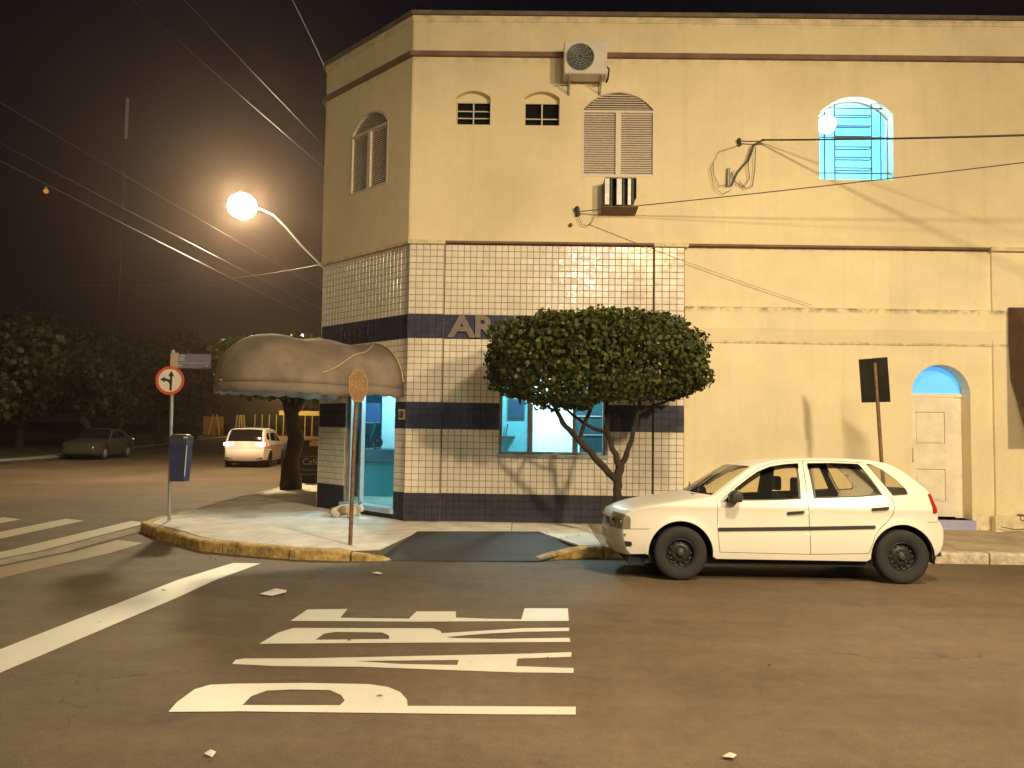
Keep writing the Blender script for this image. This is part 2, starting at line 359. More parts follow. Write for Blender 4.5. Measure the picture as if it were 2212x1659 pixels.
for i in range(3): mb.add([(-700, ys[i], zroad(ys[i])), (700, ys[i], zroad(ys[i])), (700, ys[i+1], zroad(ys[i+1])), (-700, ys[i+1], zroad(ys[i+1]))], [(0, 1, 2, 3)])
mb.build('road', M['road'], kind='structure')

LET = {
'P': ([(-1.99, 4.6), (-2.01, 4.76), (-2.0, 4.99), (-1.94, 5.08), (-1.79, 5.11), (-1.35, 5.15), (-0.94, 5.15), (-0.81, 5.1), (-0.72, 5.01), (-0.66, 4.88), (-0.64, 4.77), (0.36, 4.81), (0.35, 4.68), (-0.09, 4.66), (-1.05, 4.64), (-1.58, 4.63)],
      [(-1.61, 4.73), (-1.61, 4.88), (-1.55, 4.99), (-1.4, 5.02), (-1.16, 5.02), (-1.07, 4.93), (-1.03, 4.84), (-1.04, 4.76), (-1.41, 4.74)]),
'A': ([(-1.96, 5.52), (-1.97, 5.62), (-1.92, 5.65), (-1.5, 5.68), (-0.43, 5.83), (0.08, 5.9), (0.41, 5.96), (0.4, 5.84), (0.01, 5.77), (0.0, 5.59), (0.4, 5.57), (0.39, 5.46), (0.02, 5.45), (-0.4, 5.47), (-1.07, 5.51), (-1.64, 5.49)],
      [(-1.13, 5.64), (-0.41, 5.71), (-0.41, 5.59), (-0.8, 5.59)]),
'R': ([(-1.94, 6.03), (-1.9, 6.35), (-1.82, 6.51), (-0.69, 6.58), (-0.62, 6.5), (-0.6, 6.43), (0.06, 6.64), (0.44, 6.68), (0.43, 6.57), (0.06, 6.52), (-0.25, 6.44), (-0.56, 6.32), (-0.49, 6.29), (-0.14, 6.29), (0.06, 6.32), (0.42, 6.36), (0.42, 6.24), (-0.77, 6.14)],
      [(-1.55, 6.17), (-1.53, 6.35), (-1.45, 6.41), (-1.08, 6.42), (-1.01, 6.33), (-0.99, 6.23)]),
'E': ([(-1.91, 6.74), (-1.88, 7.16), (-1.53, 7.21), (-1.52, 6.88), (-0.93, 6.89), (-0.9, 7.16), (-0.55, 7.19), (-0.53, 6.96), (-0.27, 6.94), (0.04, 6.94), (0.07, 7.36), (0.47, 7.39), (0.45, 6.91), (-0.86, 6.79)], None)}
pm = empty('stop_marking', (0, 0, 0)); tag(pm, kind='structure')
for k, (o_, h) in LET.items(): ground_sheet(o_, .004, M['paint'], 'letter', pm, [h] if h else [], label=f'painted white letter {k} of the word on the road')
ground_sheet([(-3.50, 9.78), (-3.16, 9.78), (-3.22, 7.6), (-3.38, 5.3), (-3.5, 3.2), (-3.86, 3.2), (-3.75, 5.5), (-3.6, 8.1)], .004, M['paint'], 'stop_line', kind='structure')
zb = empty('crosswalk'); tag(zb, kind='structure')
for x0, x1, y0, y1, m in ((-6.84, -6.40, 7.5, 14.0, 'paintw'), (-8.10, -7.60, 7.5, 14.15, 'paintw'), (-9.25, -8.75, 7.5, 14.2, 'paintw'), (-10.4, -9.9, 7.5, 14.2, 'paintw'), (-11.6, -11.1, 7.5, 14.2, 'paintw'), (-12.8, -12.3, 7.5, 14.2, 'paintw'), (-5.93, -5.40, 7.5, 11.72, 'paintf')):
    ground_sheet([(x0, y0), (x1, y0), (x1-.03, y1-.25), (x0+.0, y1)], .004, M[m], 'stripe', zb)
ground_sheet([(-6.36, -20), (-6.05, -20), (-6.05, 12.4), (-6.20, 14.2), (-6.36, 14.0)], .003, M['gutter'], 'gutter_strip', kind='structure')
ground_sheet([(-6.045, -20), (-6.015, -20), (-6.0, 10), (-5.99, 12.5), (-6.04, 12.5)], .003, M['joint'], 'gutter_crack', kind='structure')

# sidewalk: slabs, one object each, over a joint-coloured bed
def zwalk(x, y):
    t = min((y-10.9)/2.1, (x+6)/2.2); return .055+.06*min(1, max(0, t))
RAMP = [(-1.80, 10.42), (-1.52, 11.95), (.32, 12.10), (.84, 11.0)]
WALK = ([(-5.98, 70), (-5.98, 13.25), (-5.87, 12.66), (-5.29, 11.99), (-4.30, 11.02), (-2.84, 10.36), (-2.14, 10.30)] + RAMP +
        [(1.5, 11.02), (40, 11.02), (40, 13.3), (-1.9, 13.3), (-3.7, 15.1), (-3.7, 70)])
sw = empty('sidewalk'); tag(sw, kind='structure')
bed = MB(); bed.prism(WALK, [], lambda u, v, w: (u, v, zwalk(u, v)-.02+w), -.2, 0); bed.build('bed', M['joint'], sw)
bm = bmesh.new(); bmf = bm.faces.new([bm.verts.new((x, y, 0)) for x, y in WALK])
for x in [-5.2, -4.4, -3.6]+[-2.6+1.25*i for i in range(34)]: bmesh.ops.bisect_plane(bm, geom=bm.verts[:]+bm.edges[:]+bm.faces[:], plane_co=(x, 0, 0), plane_no=(1, 0, 0))
for y in [11.55, 12.35]+[13.3+1.3*i for i in range(44)]: bmesh.ops.bisect_plane(bm, geom=bm.verts[:]+bm.edges[:]+bm.faces[:], plane_co=(0, y, 0), plane_no=(0, 1, 0))
bmesh.ops.connect_verts_concave(bm, faces=bm.faces[:])
slabs = []
for f in bm.faces:
    c = f.calc_center_median()
    if f.calc_area() < .004: continue
    slabs.append(([((v.co.x-c.x)*.992+c.x if f.calc_area() < .5 else v.co.x+(.005 if v.co.x < c.x else -.005), v.co.y+(.005 if v.co.y < c.y else -.005)) for v in f.verts], c.copy()))
bm.free()
slabs.sort(key=lambda s: s[1].length); rest = MB()
for i, (pl, c) in enumerate(slabs):
    dz = random.uniform(-.002, .003)
    q = rest if i >= 290 else MB()
    q.prism(pl, [], lambda u, v, w: (u, v, zwalk(u, v)+w), -.03, dz)
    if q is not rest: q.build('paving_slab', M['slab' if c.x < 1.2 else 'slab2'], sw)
if rest.v: rest.build('paving_slab', M['slab'], sw, kind='stuff')
rm = MB()
zr = lambda x, y: zroad(y)+.006+(zwalk(x, y)+.004-zroad(y)-.006)*min(1, max(0, (y-10.30)/1.7))**.8
RP = [(-1.80, 10.42), (-1.52, 11.95), (.32, 12.10), (.84, 11.0), (.27, 10.36), (-1.68, 10.22)]
bm = bmesh.new(); bm.faces.new([bm.verts.new((x, y, 0)) for x, y in RP][::-1])
for k in range(12): bmesh.ops.bisect_plane(bm, geom=bm.verts[:]+bm.edges[:]+bm.faces[:], plane_co=(0, 10.3+.15*k, 0), plane_no=(0, 1, 0))
bmesh.ops.triangulate(bm, faces=bm.faces[:])
for v in bm.verts: v.co.z = zr(v.co.x, v.co.y)
bm.normal_update()
for f in bm.faces:
    if f.normal.z < 0: f.normal_flip()
me = bpy.data.meshes.new('driveway_ramp'); bm.to_mesh(me); bm.free(); me.materials.append(M['ramp'])
o = bpy.data.objects.new('driveway_ramp', me); COL.objects.link(o); tag(o, kind='structure')

# curbs: one stone after another
def curb(path, m, name, wid=.15, taper=False, step=.85):
    pr = empty(name); tag(pr, kind='structure')
    pts = [Vector((*p, 0)) for p in path]; seg = []; acc = 0
    dense = []
    for a, b in zip(pts, pts[1:]):
        n = max(1, int((b-a).length/.1)); dense += [a.lerp(b, i/n) for i in range(n)]
    dense.append(pts[-1]); L_ = [0]
    for a, b in zip(dense, dense[1:]): L_.append(L_[-1]+(b-a).length)
    i0 = 0; nxt = step*random.uniform(.8, 1.2); tot = L_[-1]; far = MB(); cnt = 0
    for i in range(1, len(dense)):
        if L_[i] >= nxt or i == len(dense)-1:
            run = dense[i0:i+1]; q = MB(); n = len(run); vs = []; jit = random.uniform(-.006, .008)
            for j, p in enumerate(run):
                jj = i0+j; d = (dense[min(jj+1, len(dense)-1)]-dense[max(jj-1, 0)]).normalized(); nr = Vector((d.y, -d.x, 0))  # outward (road side)
                p = p.copy()
                if j == 0: p += d*.012
                if j == n-1: p -= d*.012
                h = .062+jit+.004*sin(jj*1.7)
                if taper:
                    e = min(L_[jj] if taper in ('s', 'b') else 9, tot-L_[jj] if taper in ('e', 'b') else 9)
                    if e < .75: h = zroad(p.y)+.01+(h-zroad(p.y)-.01)*(e/.75)**.7
                zb_ = zroad(p.y)-.03
                for (w_, z_) in ((0, zb_), (.0, h-.03), (.012, h-.01), (.04, h), (wid-.01, h), (wid, h-.01), (wid, zb_)):
                    vs.append(p-nr*w_+Vector((0, 0, z_)))
            fs = [(j*7+k, (j+1)*7+k, (j+1)*7+k+1, j*7+k+1) for j in range(n-1) for k in range(6)]
            q.add(vs, fs+[tuple(range(7)), tuple(range((n-1)*7, n*7))[::-1]])
            q.build('curb_stone', M[m], pr, fix=True); cnt += 1; i0 = i; nxt = L_[i]+step*random.uniform(.75, 1.25)
    return pr
curb([(-6.12, 60), (-6.12, 45), (-6.12, 30), (-6.12, 20), (-6.12, 14.4)], 'curb', 'avenue_curb', step=2.2)
curb([(-6.12, 14.4), (-6.12, 13.3), (-6.04, 12.66), (-5.42, 11.88), (-4.37, 10.88), (-2.86, 10.21), (-2.13, 10.14), (-1.62, 10.26)], 'yellow', 'corner_curb', taper='e', step=.95)
curb([(.26, 10.44), (.55, 10.68), (.95, 10.84), (1.5, 10.87), (2.0, 10.87)], 'yellow', 'ramp_curb', taper='s')
curb([(2.0, 10.87), (40, 10.87)], 'curb', 'street_curb', step=1.1)
# far side of the avenue: verge and its curb
g = MB(); FARX = [(-19.6, -60), (-19.6, 20), (-20.4, 34), (-23, 46), (-29, 70), (-36, 100), (-46, 140)]
g.prism([(-300, -60)]+FARX+[(-46, 600), (-300, 600)], [], lambda u, v, w: (u, v, .05+w), -.2, 0)
g.build('park_ground', M['grass'], kind='structure')
curb([(x+.14, y) for x, y in FARX[::-1]][:-1], 'curb', 'far_curb', step=5) if False else None
fc = MB(); n = len(FARX)
for (x0, y0), (x1, y1) in zip(FARX, FARX[1:]):
    fc.add([(x0, y0, -.1), (x1, y1, -.1), (x1, y1, .075), (x0, y0, .075), (x0-.9, y0, .075), (x1-.9, y1, .075)], [(0, 1, 2, 3), (3, 2, 5, 4)])
fc.build('far_sidewalk', M['gutter'], kind='structure', fix=True)

# ------------------------------------------------------------------ thin haze added to make the lamps glow
hz = MB().box((-90, -14, -1.2), (45, 150, 20)).build('haze', None); tag(hz, kind='stuff')
hm = bpy.data.materials.new('glow_haze'); hm.use_nodes = True; hm.node_tree.nodes.remove(hm.node_tree.nodes['Principled BSDF'])
pv = hm.node_tree.nodes.new('ShaderNodeVolumePrincipled'); pv.inputs['Color'].default_value = (1, .76, .60, 1)
pv.inputs['Density'].default_value = .0010; pv.inputs['Anisotropy'].default_value = .86
hm.node_tree.links.new(pv.outputs[0], hm.node_tree.nodes['Material Output'].inputs['Volume']); hz.data.materials.append(hm)

# ------------------------------------------------------------------ hotel building
H = empty('hotel_building', (0, 13.2, 0)); tag(H, 'two-storey cream corner building with white tiled ground floor and navy bands', 'building')
def hb(mbx, name, m, parent=None, **k):
    o = mbx.build(name, M[m] if isinstance(m, str) else m, None, **k); o.parent = parent or H
    if o.parent: o.matrix_parent_inverse = Matrix.Translation((-0, -13.2, 0)) if True else o.matrix_parent_inverse
    return o
ROOF = 8.60
V1 = arch(-1.14, -.57, 6.73, 7.2, 7.31); V2 = arch(.01, .59, 6.73, 7.2, 7.31)
SH = arch(.97, 2.19, 5.87, 7.02, 7.34); LW = arch(4.93, 6.16, 5.87, 6.98, 7.28)
SHC = arch(.93, 2.07, 5.86, 6.97, 7.28)
XR = 16.0
q = MB(); q.prism([(-1.88, 4.75), (XR, 4.75), (XR, ROOF), (-1.88, ROOF)], [V1, V2, SH, LW], FM, -.22, .04); hb(q, 'upper_wall', 'wall')
q = MB(); q.prism([(0, 4.75), (CHL, 4.75), (CHL, ROOF), (0, ROOF)], [SHC], lambda u, z, w: FC(u+(.017 if u > 1 and w > 0 else 0), z, w), -.22, .04); hb(q, 'upper_wall', 'wall')
# lower walls (tiled part is a grout bed)
WIN = rect(-.33, 1.23, 1.42, 2.86); DOOR = rect(.90, .27, 2.39, 2.62); RD = arch(6.44, 7.40, .27, 2.32, 2.81)
q = MB(); q.prism([(-1.88, 0), (2.70, 0), (2.70, 4.75), (-1.88, 4.75)], [WIN], FM, -.22, -.012); hb(q, 'tiled_wall', 'grout')
q = MB(); q.prism([(0, 0), (CHL, 0), (CHL, 4.75), (0, 4.75)], [DOOR], FC, -.22, -.012); hb(q, 'tiled_wall', 'grout')
q = MB(); q.prism([(2.70, 0), (7.76, 0), (7.76, 4.75), (2.70, 4.75)], [RD], FM, -.30, -.02); hb(q, 'lower_wall', 'wall2')
q = MB(); FM.box(q, 7.76, XR, 0, 4.75, -.30, .03); hb(q, 'lower_wall', 'wall2')
q = MB(); FM.box(q, 7.68, XR, 0, .36, .03, .14); hb(q, 'plinth', 'wall2')
q = MB()
for u0, u1 in ((2.701, 7.759),):   # bevelled beam
    pr = [(-.02, 3.12), (-.02, 3.70), (.0, 3.72), (.05, 3.70), (.055, 3.36), (-.005, 3.12)]
    vs = [FM(u, z, w) for u in (u0, u1) for w, z in pr]; n = len(pr)
    q.add(vs, [(i, (i+1) % n, (i+1) % n+n, i+n) for i in range(n)]+[tuple(range(n)), tuple(range(n, 2*n))[::-1]])
hb(q, 'beam', 'wall2', fix=True)
# side wall, back and roof slab of the block
q = MB(); q.box((-3.80, 14.9, 0), (-3.58, 34, ROOF)); hb(q, 'side_wall', 'wall')
q = MB(); q.add([(-3.7, 15.0, 8.2), (-1.8, 13.1, 8.2), (XR, 13.1, 8.2), (XR, 34, 8.2), (-3.7, 34, 8.2)], [(0, 1, 2, 3, 4)]); hb(q, 'roof', 'cap')
q = MB(); q.box((-3.6, 33.8, 0), (XR, 34, ROOF)); q.box((XR-.02, 13.3, 0), (XR+.2, 33.8, ROOF)); hb(q, 'back_wall', 'wall')
# cornices following the plan
def band(name, m, z0, z1, w0, w1, top_slope=0):
    path = [(-3.80, 34.0), (-3.80, 14.90), (-1.88, 13.0), (XR, 13.0)]
    nr = [(-1, 0), None, None, (0, -1)]
    def off(i, w):
        a, b, c = path[max(i-1, 0)], path[i], path[min(i+1, 3)]
        def nn(p, r):
            dx, dy = r[0]-p[0], r[1]-p[1]; l = sqrt(dx*dx+dy*dy) or 1; return (dy/l, -dx/l)
        n1 = nn(a, b) if i > 0 else nn(b, c); n2 = nn(b, c) if i < 3 else nn(a, b)
        mx, my = n1[0]+n2[0], n1[1]+n2[1]; l2 = (mx*mx+my*my)/2
        return (b[0]+mx/l2*w, b[1]+my/l2*w)
    q = MB(); vs = []
    prof = [(w0, z0), (w1, z0), (w1, z1-top_slope), (w0, z1)]
    for i in range(4):
        for w, z in prof: x, y = off(i, w); vs.append((x, y, z))
    q.add(vs, [(i*4+k, (i+1)*4+k, (i+1)*4+(k+1) % 4, i*4+(k+1) % 4) for i in range(3) for k in range(4)]+[(0, 1, 2, 3), (12, 15, 14, 13)])
    return hb(q, name, m, fix=True)
band('cornice', 'trim', 7.885, 7.985, .035, .11, .02)
band('parapet_cap', 'cap', 8.602, 8.72, -.25, .10, .05)
band('lip', 'wall', 8.50, 8.60, .04, .055)
q = MB(); FM.box(q, -1.28, 2.19, 4.715, 4.749, -.01, .075); FM.box(q, 2.69, 7.74, 4.715, 4.749, -.01, .075); hb(q, 'ledge', 'trim')
q = MB(); q.prism(rect(0, 4.70, CHL-.02, 4.749), [], FC, -.01, .06); hb(q, 'ledge', 'wall')
for u0, u1, w0 in ((-1.90, -1.28, -.01), (2.18, 2.75, -.01), (7.72, 8.6, .03)):
    q = MB(); FM.box(q, u0, u1, 4.69, 4.76, w0, .10); hb(q, 'capital', 'wall')
# tiled pilaster cores
q = MB(); FM.box(q, -1.88, -1.30, .10, 4.69, -.012, .038); hb(q, 'pilaster', 'grout')
q = MB(); FM.box(q, 2.20, 2.695, .10, 4.69, -.012, .038); hb(q, 'pilaster', 'grout')

# tiles
rows = []
def addrows(z0, z1, n, m): rows.extend([(z0+(z1-z0)*i/n, z0+(z1-z0)*(i+1)/n, m) for i in range(n)])
addrows(.57, 1.625, 10, 'tile'); addrows(1.625, 2.06, 4, 'navy'); addrows(2.06, 3.12, 10, 'tile'); addrows(3.12, 3.52, 4, 'navy'); addrows(3.52, 4.70, 11, 'tile')
nav_extra = (.12, .57, 4)
addrows(*nav_extra, 'base')
def spans(u0, u1, n): return [(u0+(u1-u0)*i/n, u0+(u1-u0)*(i+1)/n) for i in range(n)]
faces_ = [(FM, spans(-1.28, 2.18, 33), -.012, WIN), (FM, spans(-1.875, -1.30, 5)+[(-1.30, -1.285)], .038, None), (FM, spans(2.20, 2.69, 4)+[], .038, None), (FC, spans(.0, CHL-.01, 26), -.012, DOOR)]
tl = []
for fr, sp_, w, hole in faces_:
    for (a, b) in sp_:
        for (z0, z1, m) in rows:
            a_, b_, z0_, z1_ = a, b, z0, z1
            if hole:
                hu0, hz0 = hole[0]; hu1, hz1 = hole[2]
                if a_ >= hu0-.07 and b_ <= hu1+.07 and z0_ >= hz0-.07 and z1_ <= hz1+.07: continue
                if z1_ > hz0+.005 and z0_ < hz1-.005:
                    if a_ < hu0 < b_: b_ = hu0-.004
                    elif a_ < hu1 < b_: a_ = hu1+.004
                if b_ > hu0+.005 and a_ < hu1-.005:
                    if z0_ < hz0 < z1_: z1_ = hz0-.004
                    elif z0_ < hz1 < z1_: z0_ = hz1+.004
                if b_-a_ < .02 or z1_-z0_ < .02: continue
            g_ = .003 if m == 'tile' else .0012; tl.append((fr, a_+g_, b_-g_, z0_+g_, z1_-g_, w, m))
def tile_geo(q, t, jit=True):
    fr, a, b, z0, z1, w, m = t; c = .004 if m == 'tile' else .0015; d = .009
    ta, tz = (random.gauss(0, .0045), random.gauss(0, .0045)) if m != 'base' else (0, 0)
    um, zm = (a+b)/2, (z0+z1)/2
    f = lambda u, z, ww: fr(u, z, w+ww+((u-um)*ta+(z-zm)*tz)*2)
    vs = [f(u, z, 0) for u, z in ((a, z0), (b, z0), (b, z1), (a, z1))]+[f(u, z, d) for u, z in ((a+c, z0+c), (b-c, z0+c), (b-c, z1-c), (a+c, z1-c))]
    q.add(vs, [(4, 5, 6, 7), (0, 1, 5, 4), (1, 2, 6, 5), (2, 3, 7, 6), (3, 0, 4, 7)])
campos = Vector((0, 0, 1.66))
white = [t for t in tl if t[6] == 'tile']; white.sort(key=lambda t: (Vector(t[0]((t[1]+t[2])/2, (t[3]+t[4])/2, 0))-campos).length)
near = white[:298]; ids = set(id(t) for t in near)
for t in near:
    q = MB(); tile_geo(q, t); hb(q, 'wall_tile', 'tile')
R_ = {'tile': MB(), 'navy': MB(), 'base': MB()}
for t in tl:
    if id(t) not in ids: tile_geo(R_[t[6]], t)
hb(R_['tile'], 'wall_tile', 'tile')['kind'] = 'stuff'; hb(R_['navy'], 'navy_tile', 'navy')['kind'] = 'stuff'; hb(R_['base'], 'base_tile', 'base')['kind'] = 'stuff'

# shutter windows
def shutter(fr, out, u0, u1, z0, zs, label):
    w = empty('shutter_window'); w.parent = H; w.matrix_parent_inverse = Matrix.Translation((0, -13.2, 0)); w['label'] = label
    def pb(mbx, name, m, **k):
        o = mbx.build(name, M[m], **k); o.parent = w; return o
    q = MB(); q.prism(out, [], fr, -.06, -.045); pb(q, 'backing', 'shutterd')
    q = MB(); inn = [(u0+.035, z0+.035), (u1-.035, z0+.035), (u1-.035, zs-.06), (u0+.035, zs-.06)]
    top = [(u0+.03, zs-.02)]+[(u1-.03, zs-.02)]+[((u-(u0+u1)/2)*.95+(u0+u1)/2, zs+(z-zs)*.9-.004) for u, z in out[2:]]
    q.prism(out, [inn, top], fr, -.045, .048); pb(q, 'frame', 'shutter')
    mid = (u0+u1)/2
    q = MB(); q.prism(rect(mid-.045, z0+.036, mid+.045, zs-.061), [], fr, -.04, .052); pb(q, 'mullion', 'shutter')
    n = 27; slat = lambda a, b, zc, h=.034: MB().prism([(a, zc-h/2), (b, zc-h/2), (b, zc+h/2), (a, zc+h/2)], [], lambda u, z, ww: fr(u, z, ww-(z-zc)*.7), .0, .010)
    for a, b in ((u0+.036, mid-.046), (mid+.046, u1-.036)):
        H_ = zs-.06-(z0+.035)
        for i in range(n): pb(slat(a, b, z0+.035+H_*(i+.5)/n), 'slat', 'shutter')
    zc = zs+.01; zt = max(p[1] for p in out); k = 0; nn = 7
    for i in range(nn):
        zc = zs+.0+(zt-zs-.05)*(i+.5)/nn
        us = [p[0] for p in out[2:] if p[1] >= zc+.015]
        # chord of the arch at this height
        best = 0
        for p, r in zip(out[2:], out[3:]):
            if (p[1]-zc-.02)*(r[1]-zc-.02) <= 0 and p[0] > mid: best = p[0]+(r[0]-p[0])*((zc+.02-p[1])/((r[1]-p[1]) or 1))
        hw = (best-mid)*.95-.01 if best else (u1-u0)/2-.04
        if hw > .08: pb(slat(mid-hw, mid+hw, zc, .028), 'slat', 'shutter')
shutter(FM, SH, .97, 2.19, 5.87, 7.02, 'closed white louvred shutter above the caged air conditioner')
shutter(FC, SHC, .93, 2.07, 5.86, 6.97, 'closed louvred shutter on the chamfered corner')

# two small dark vent windows
for out, u0, u1, bars in ((V1, -1.14, -.57, (6.87, 6.99, 7.14)), (V2, .01, .59, (6.87, 7.14))):
    w = empty('small_window'); w.parent = H; w.matrix_parent_inverse = Matrix.Translation((0, -13.2, 0)); w['label'] = 'small dark barred window left of its twin' if u0 < 0 else 'small dark barred window nearer the outdoor unit'
    q = MB(); q.prism([p for p in out if p[1] < 7.21 or True], [rect(u0+.01, 6.74, u1-.01, 7.15)], FM, -.09, -.07); q.build('infill', M['wall'], w)
    q = MB(); q.prism(rect(u0, 6.73, u1, 7.16), [], FM, -.13, -.12); q.build('pane', M['dglass'], w)
    q = MB()
    for z in bars: FM.box(q, u0+.005, u1-.005, z-.009, z+.009, -.07, -.05)
    FM.box(q, (u0+u1)/2-.011, (u0+u1)/2+.011, 6.735, 7.15, -.049, -.035)
    q.build('bars', M['white'], w)
    q = MB(); FM.box(q, u0+.03, u1-.03, 6.732, 6.76, -.11, -.075); q.build('sill', M['shutterd'], w)

# lit barred window upstairs with its room
CY = (.16, .78, 1.0)
w = empty('lit_window'); w.parent = H; w.matrix_parent_inverse = Matrix.Translation((0, -13.2, 0)); w['label'] = 'arched barred window glowing cyan from a lit room'
q = MB()
z0, u0, u1 = 5.87, 4.93, 6.16
def bar(a, b, r=.012): q.tube([FM(a[0], a[1], -.06), FM(b[0], b[1], -.06)], r, 6)
for u in (5.055, 5.225, 5.84, 5.995): bar((u, z0), (u, 7.05 if u in (5.055, 5.995) else 7.2))
for z in (6.01, 6.62, 7.12): bar((u0, z), (u1, z))
for z in (6.10, 6.28, 6.46, 6.64, 6.82, 7.0): bar((5.23, z), (5.83, z), .010)
for i, z in enumerate((6.05, 6.235, 6.415, 6.60, 6.79, 6.96)):
    q.tube([FM(5.23, z, -.055), FM(5.245, z-.0, -.055), FM(5.80, z, -.055), FM(5.83, z+.035, -.055)][::1], .011, 6)
q.build('grille', M['iron'], w)
q = MB(); q.prism([(p[0], p[1]) for p in LW], [], FM, -.19, -.185); q.build('pane', M['wglass'], w)
q = MB(); q.prism(LW, [[((p[0]-5.545)*.965+5.545, (p[1]-6.5)*.97+6.5) for p in LW]], FM, -.2, -.165); q.build('frame', M['alu'], w)
room = MB()
def roomshell(x0, x1, y0, y1, z0, z1, m, name, open_front=True, walls='LRBFT'):
    r = MB()
    if 'B' in walls: r.add([(x0, y1, z0), (x1, y1, z0), (x1, y1, z1), (x0, y1, z1)], [(0, 1, 2, 3)])
    if 'L' in walls: r.add([(x0, y0, z0), (x0, y1, z0), (x0, y1, z1), (x0, y0, z1)], [(0, 1, 2, 3)])
    if 'R' in walls: r.add([(x1, y1, z0), (x1, y0, z0), (x1, y0, z1), (x1, y1, z1)], [(0, 1, 2, 3)])
    if 'T' in walls: r.add([(x0, y0, z1), (x1, y0, z1), (x1, y1, z1), (x0, y1, z1)], [(0, 1, 2, 3)])
    if 'F' in walls: r.add([(x0, y0, z0), (x0, y1, z0), (x1, y1, z0), (x1, y0, z0)], [(0, 1, 2, 3)])
    return hb(r, name, m)
roomshell(3.9, 7.4, 13.22, 16.2, 4.85, 7.8, 'lobw', 'bedroom')
def plight(name, loc, p, c, r, parent=None):
    l = bpy.data.lights.new(name, 'POINT'); l.energy = p; l.color = c; l.shadow_soft_size = r
    o = bpy.data.objects.new(name, l); COL.objects.link(o); o.location = loc
    if parent: o.parent = parent
    return o
def bulb(loc, r, c, s, label, cat='lamp', p=0, name='ceiling_lamp'):
    e = empty(name, loc); tag(e, label, cat)
    q = MB(); q.lathe([(r*sin(pi*i/8)+1e-4, -r*cos(pi*i/8)) for i in range(9)], lambda x, y, h: (x, y, h), 14); q.build('globe', emis(name+'_glow', c, s), e)
    q = MB(); q.tube([(0, 0, r), (0, 0, r+.12)], r*.4, 8); q.build('base', M['white'], e)
    if p: plight('lamp_light', (0, 0, -r-.02), p, c, r, e)
    return e
bulb((5.24, 13.42, 6.98), .15, (.80, .95, 1), 90, 'bright white lamp shining just inside the upstairs barred window')  # ball enlarged to stand in for the glare around the lamp
plight('room_light', (5.4, 14.2, 7.3), 420, (.07, .55, 1.0), .15, H).matrix_parent_inverse = Matrix.Translation((0, -13.2, 0))

# arched street door on the right
w = empty('arched_door'); w.parent = H; w.matrix_parent_inverse = Matrix.Translation((0, -13.2, 0)); w['label'] = 'cream two-panel door under a blue lit fanlight'
q = MB(); q.prism(rect(6.44, .30, 7.26, 2.28), [rect(6.60, 1.50, 7.10, 2.03), rect(6.60, .55, 7.10, 1.08)], FM, -.30, -.25); q.build('leaf', M['doorp'], w)
for z0_, z1_ in ((1.50, 2.03), (.55, 1.08)):
    q = MB(); q.prism(rect(6.604, z0_+.004, 7.096, z1_-.004), [], FM, -.30, -.27)
    q.prism(rect(6.63, z0_+.03, 7.07, z1_-.03), [], FM, -.27, -.255); q.build('panel', M['doorp'], w)
q = MB(); FM.box(q, 7.265, 7.42, .28, 2.28, -.31, -.27); FM.box(q, 6.42, 7.42, 2.28, 2.34, -.31, -.24); q.build('door_frame', M['doorp'], w)
q = MB(); q.prism([(p[0], p[1]) for p in arch(6.46, 7.38, 2.34, 2.36, 2.80)], [], FM, -.29, -.28); q.build('fanlight', emis('fanlight_blue', (.10, .40, .85), 1.0), w)
q = MB(); q.tube([FM(6.53, 1.18, -.25), FM(6.53, 1.20, -.20), FM(6.525, 1.42, -.20), FM(6.53, 1.44, -.25)], .014, 8); q.build('handle', M['handle'], w)
q = MB(); FM.box(q, 6.40, 7.44, .10, .27, -.35, .02); q.build('threshold', mat('threshold', (.40, .40, .62), .5), w)

# ground-floor reception window
w = empty('lobby_window'); w.parent = H; w.matrix_parent_inverse = Matrix.Translation((0, -13.2, 0)); w['label'] = 'wide bright window of the reception behind the clipped tree'
q = MB(); q.prism(WIN, [rect(-.29, 1.27, .13, 2.82), rect(.20, 1.27, .88, 2.82), rect(.93, 1.27, 1.38, 2.82)], FM, -.16, -.10); q.build('frame', M['alu'], w)
for a, b in ((-.29, .13), (.20, .88), (.93, 1.38)):
    q = MB(); q.prism(rect(a, 1.27, b, 2.82), [], FM, -.135, -.13); q.build('pane', M['wglass'], w)
q = MB(); FM.box(q, -.37, 1.46, 1.175, 1.23, -.20, .035); q.build('sill', M['galv'], w)
# entrance
w = empty('entrance'); w.parent = H; w.matrix_parent_inverse = Matrix.Translation((0, -13.2, 0)); w['label'] = 'glass entrance open to the bright blue-green lobby'
q = MB()
for a, b in ((.90, .95), (1.24, 1.29), (2.34, 2.39)): q.prism(rect(a, .29, b, 2.62), [], FC, -.17, -.09)
q.build('door_frame', M['alu'], w)
q = MB(); q.prism(rect(.95, .31, 1.24, 2.62), [], FC, -.135, -.13); q.build('side_glass', M['wglass'], w)
q = MB(); q.prism(rect(.86, .20, 2.41, .285), [], FC, -.22, .06); q.build('threshold', mat('threshold_marble', (.45, .52, .58), .3), w)
q = MB(); q.add([FC(2.34, .32, -.14), FC(2.30, .32, -.95), FC(2.30, 2.5, -.95), FC(2.34, 2.5, -.14)], [(0, 1, 2, 3)]); q.build('open_door', M['wglass'], w)
q = MB(); q.prism(rect(-1.99, 1.77, -1.89, 1.96), [], FM, 0, .0) if False else None
nw = empty('house_number'); tag(nw, 'small pale house number plate 108 on the navy band by the entrance', 'number plate')
q = MB(); q.prism(rect(2.50, 1.77, CHL-.01, 1.94), [], FC, .0, .012); q.build('plate', M['num'], nw)

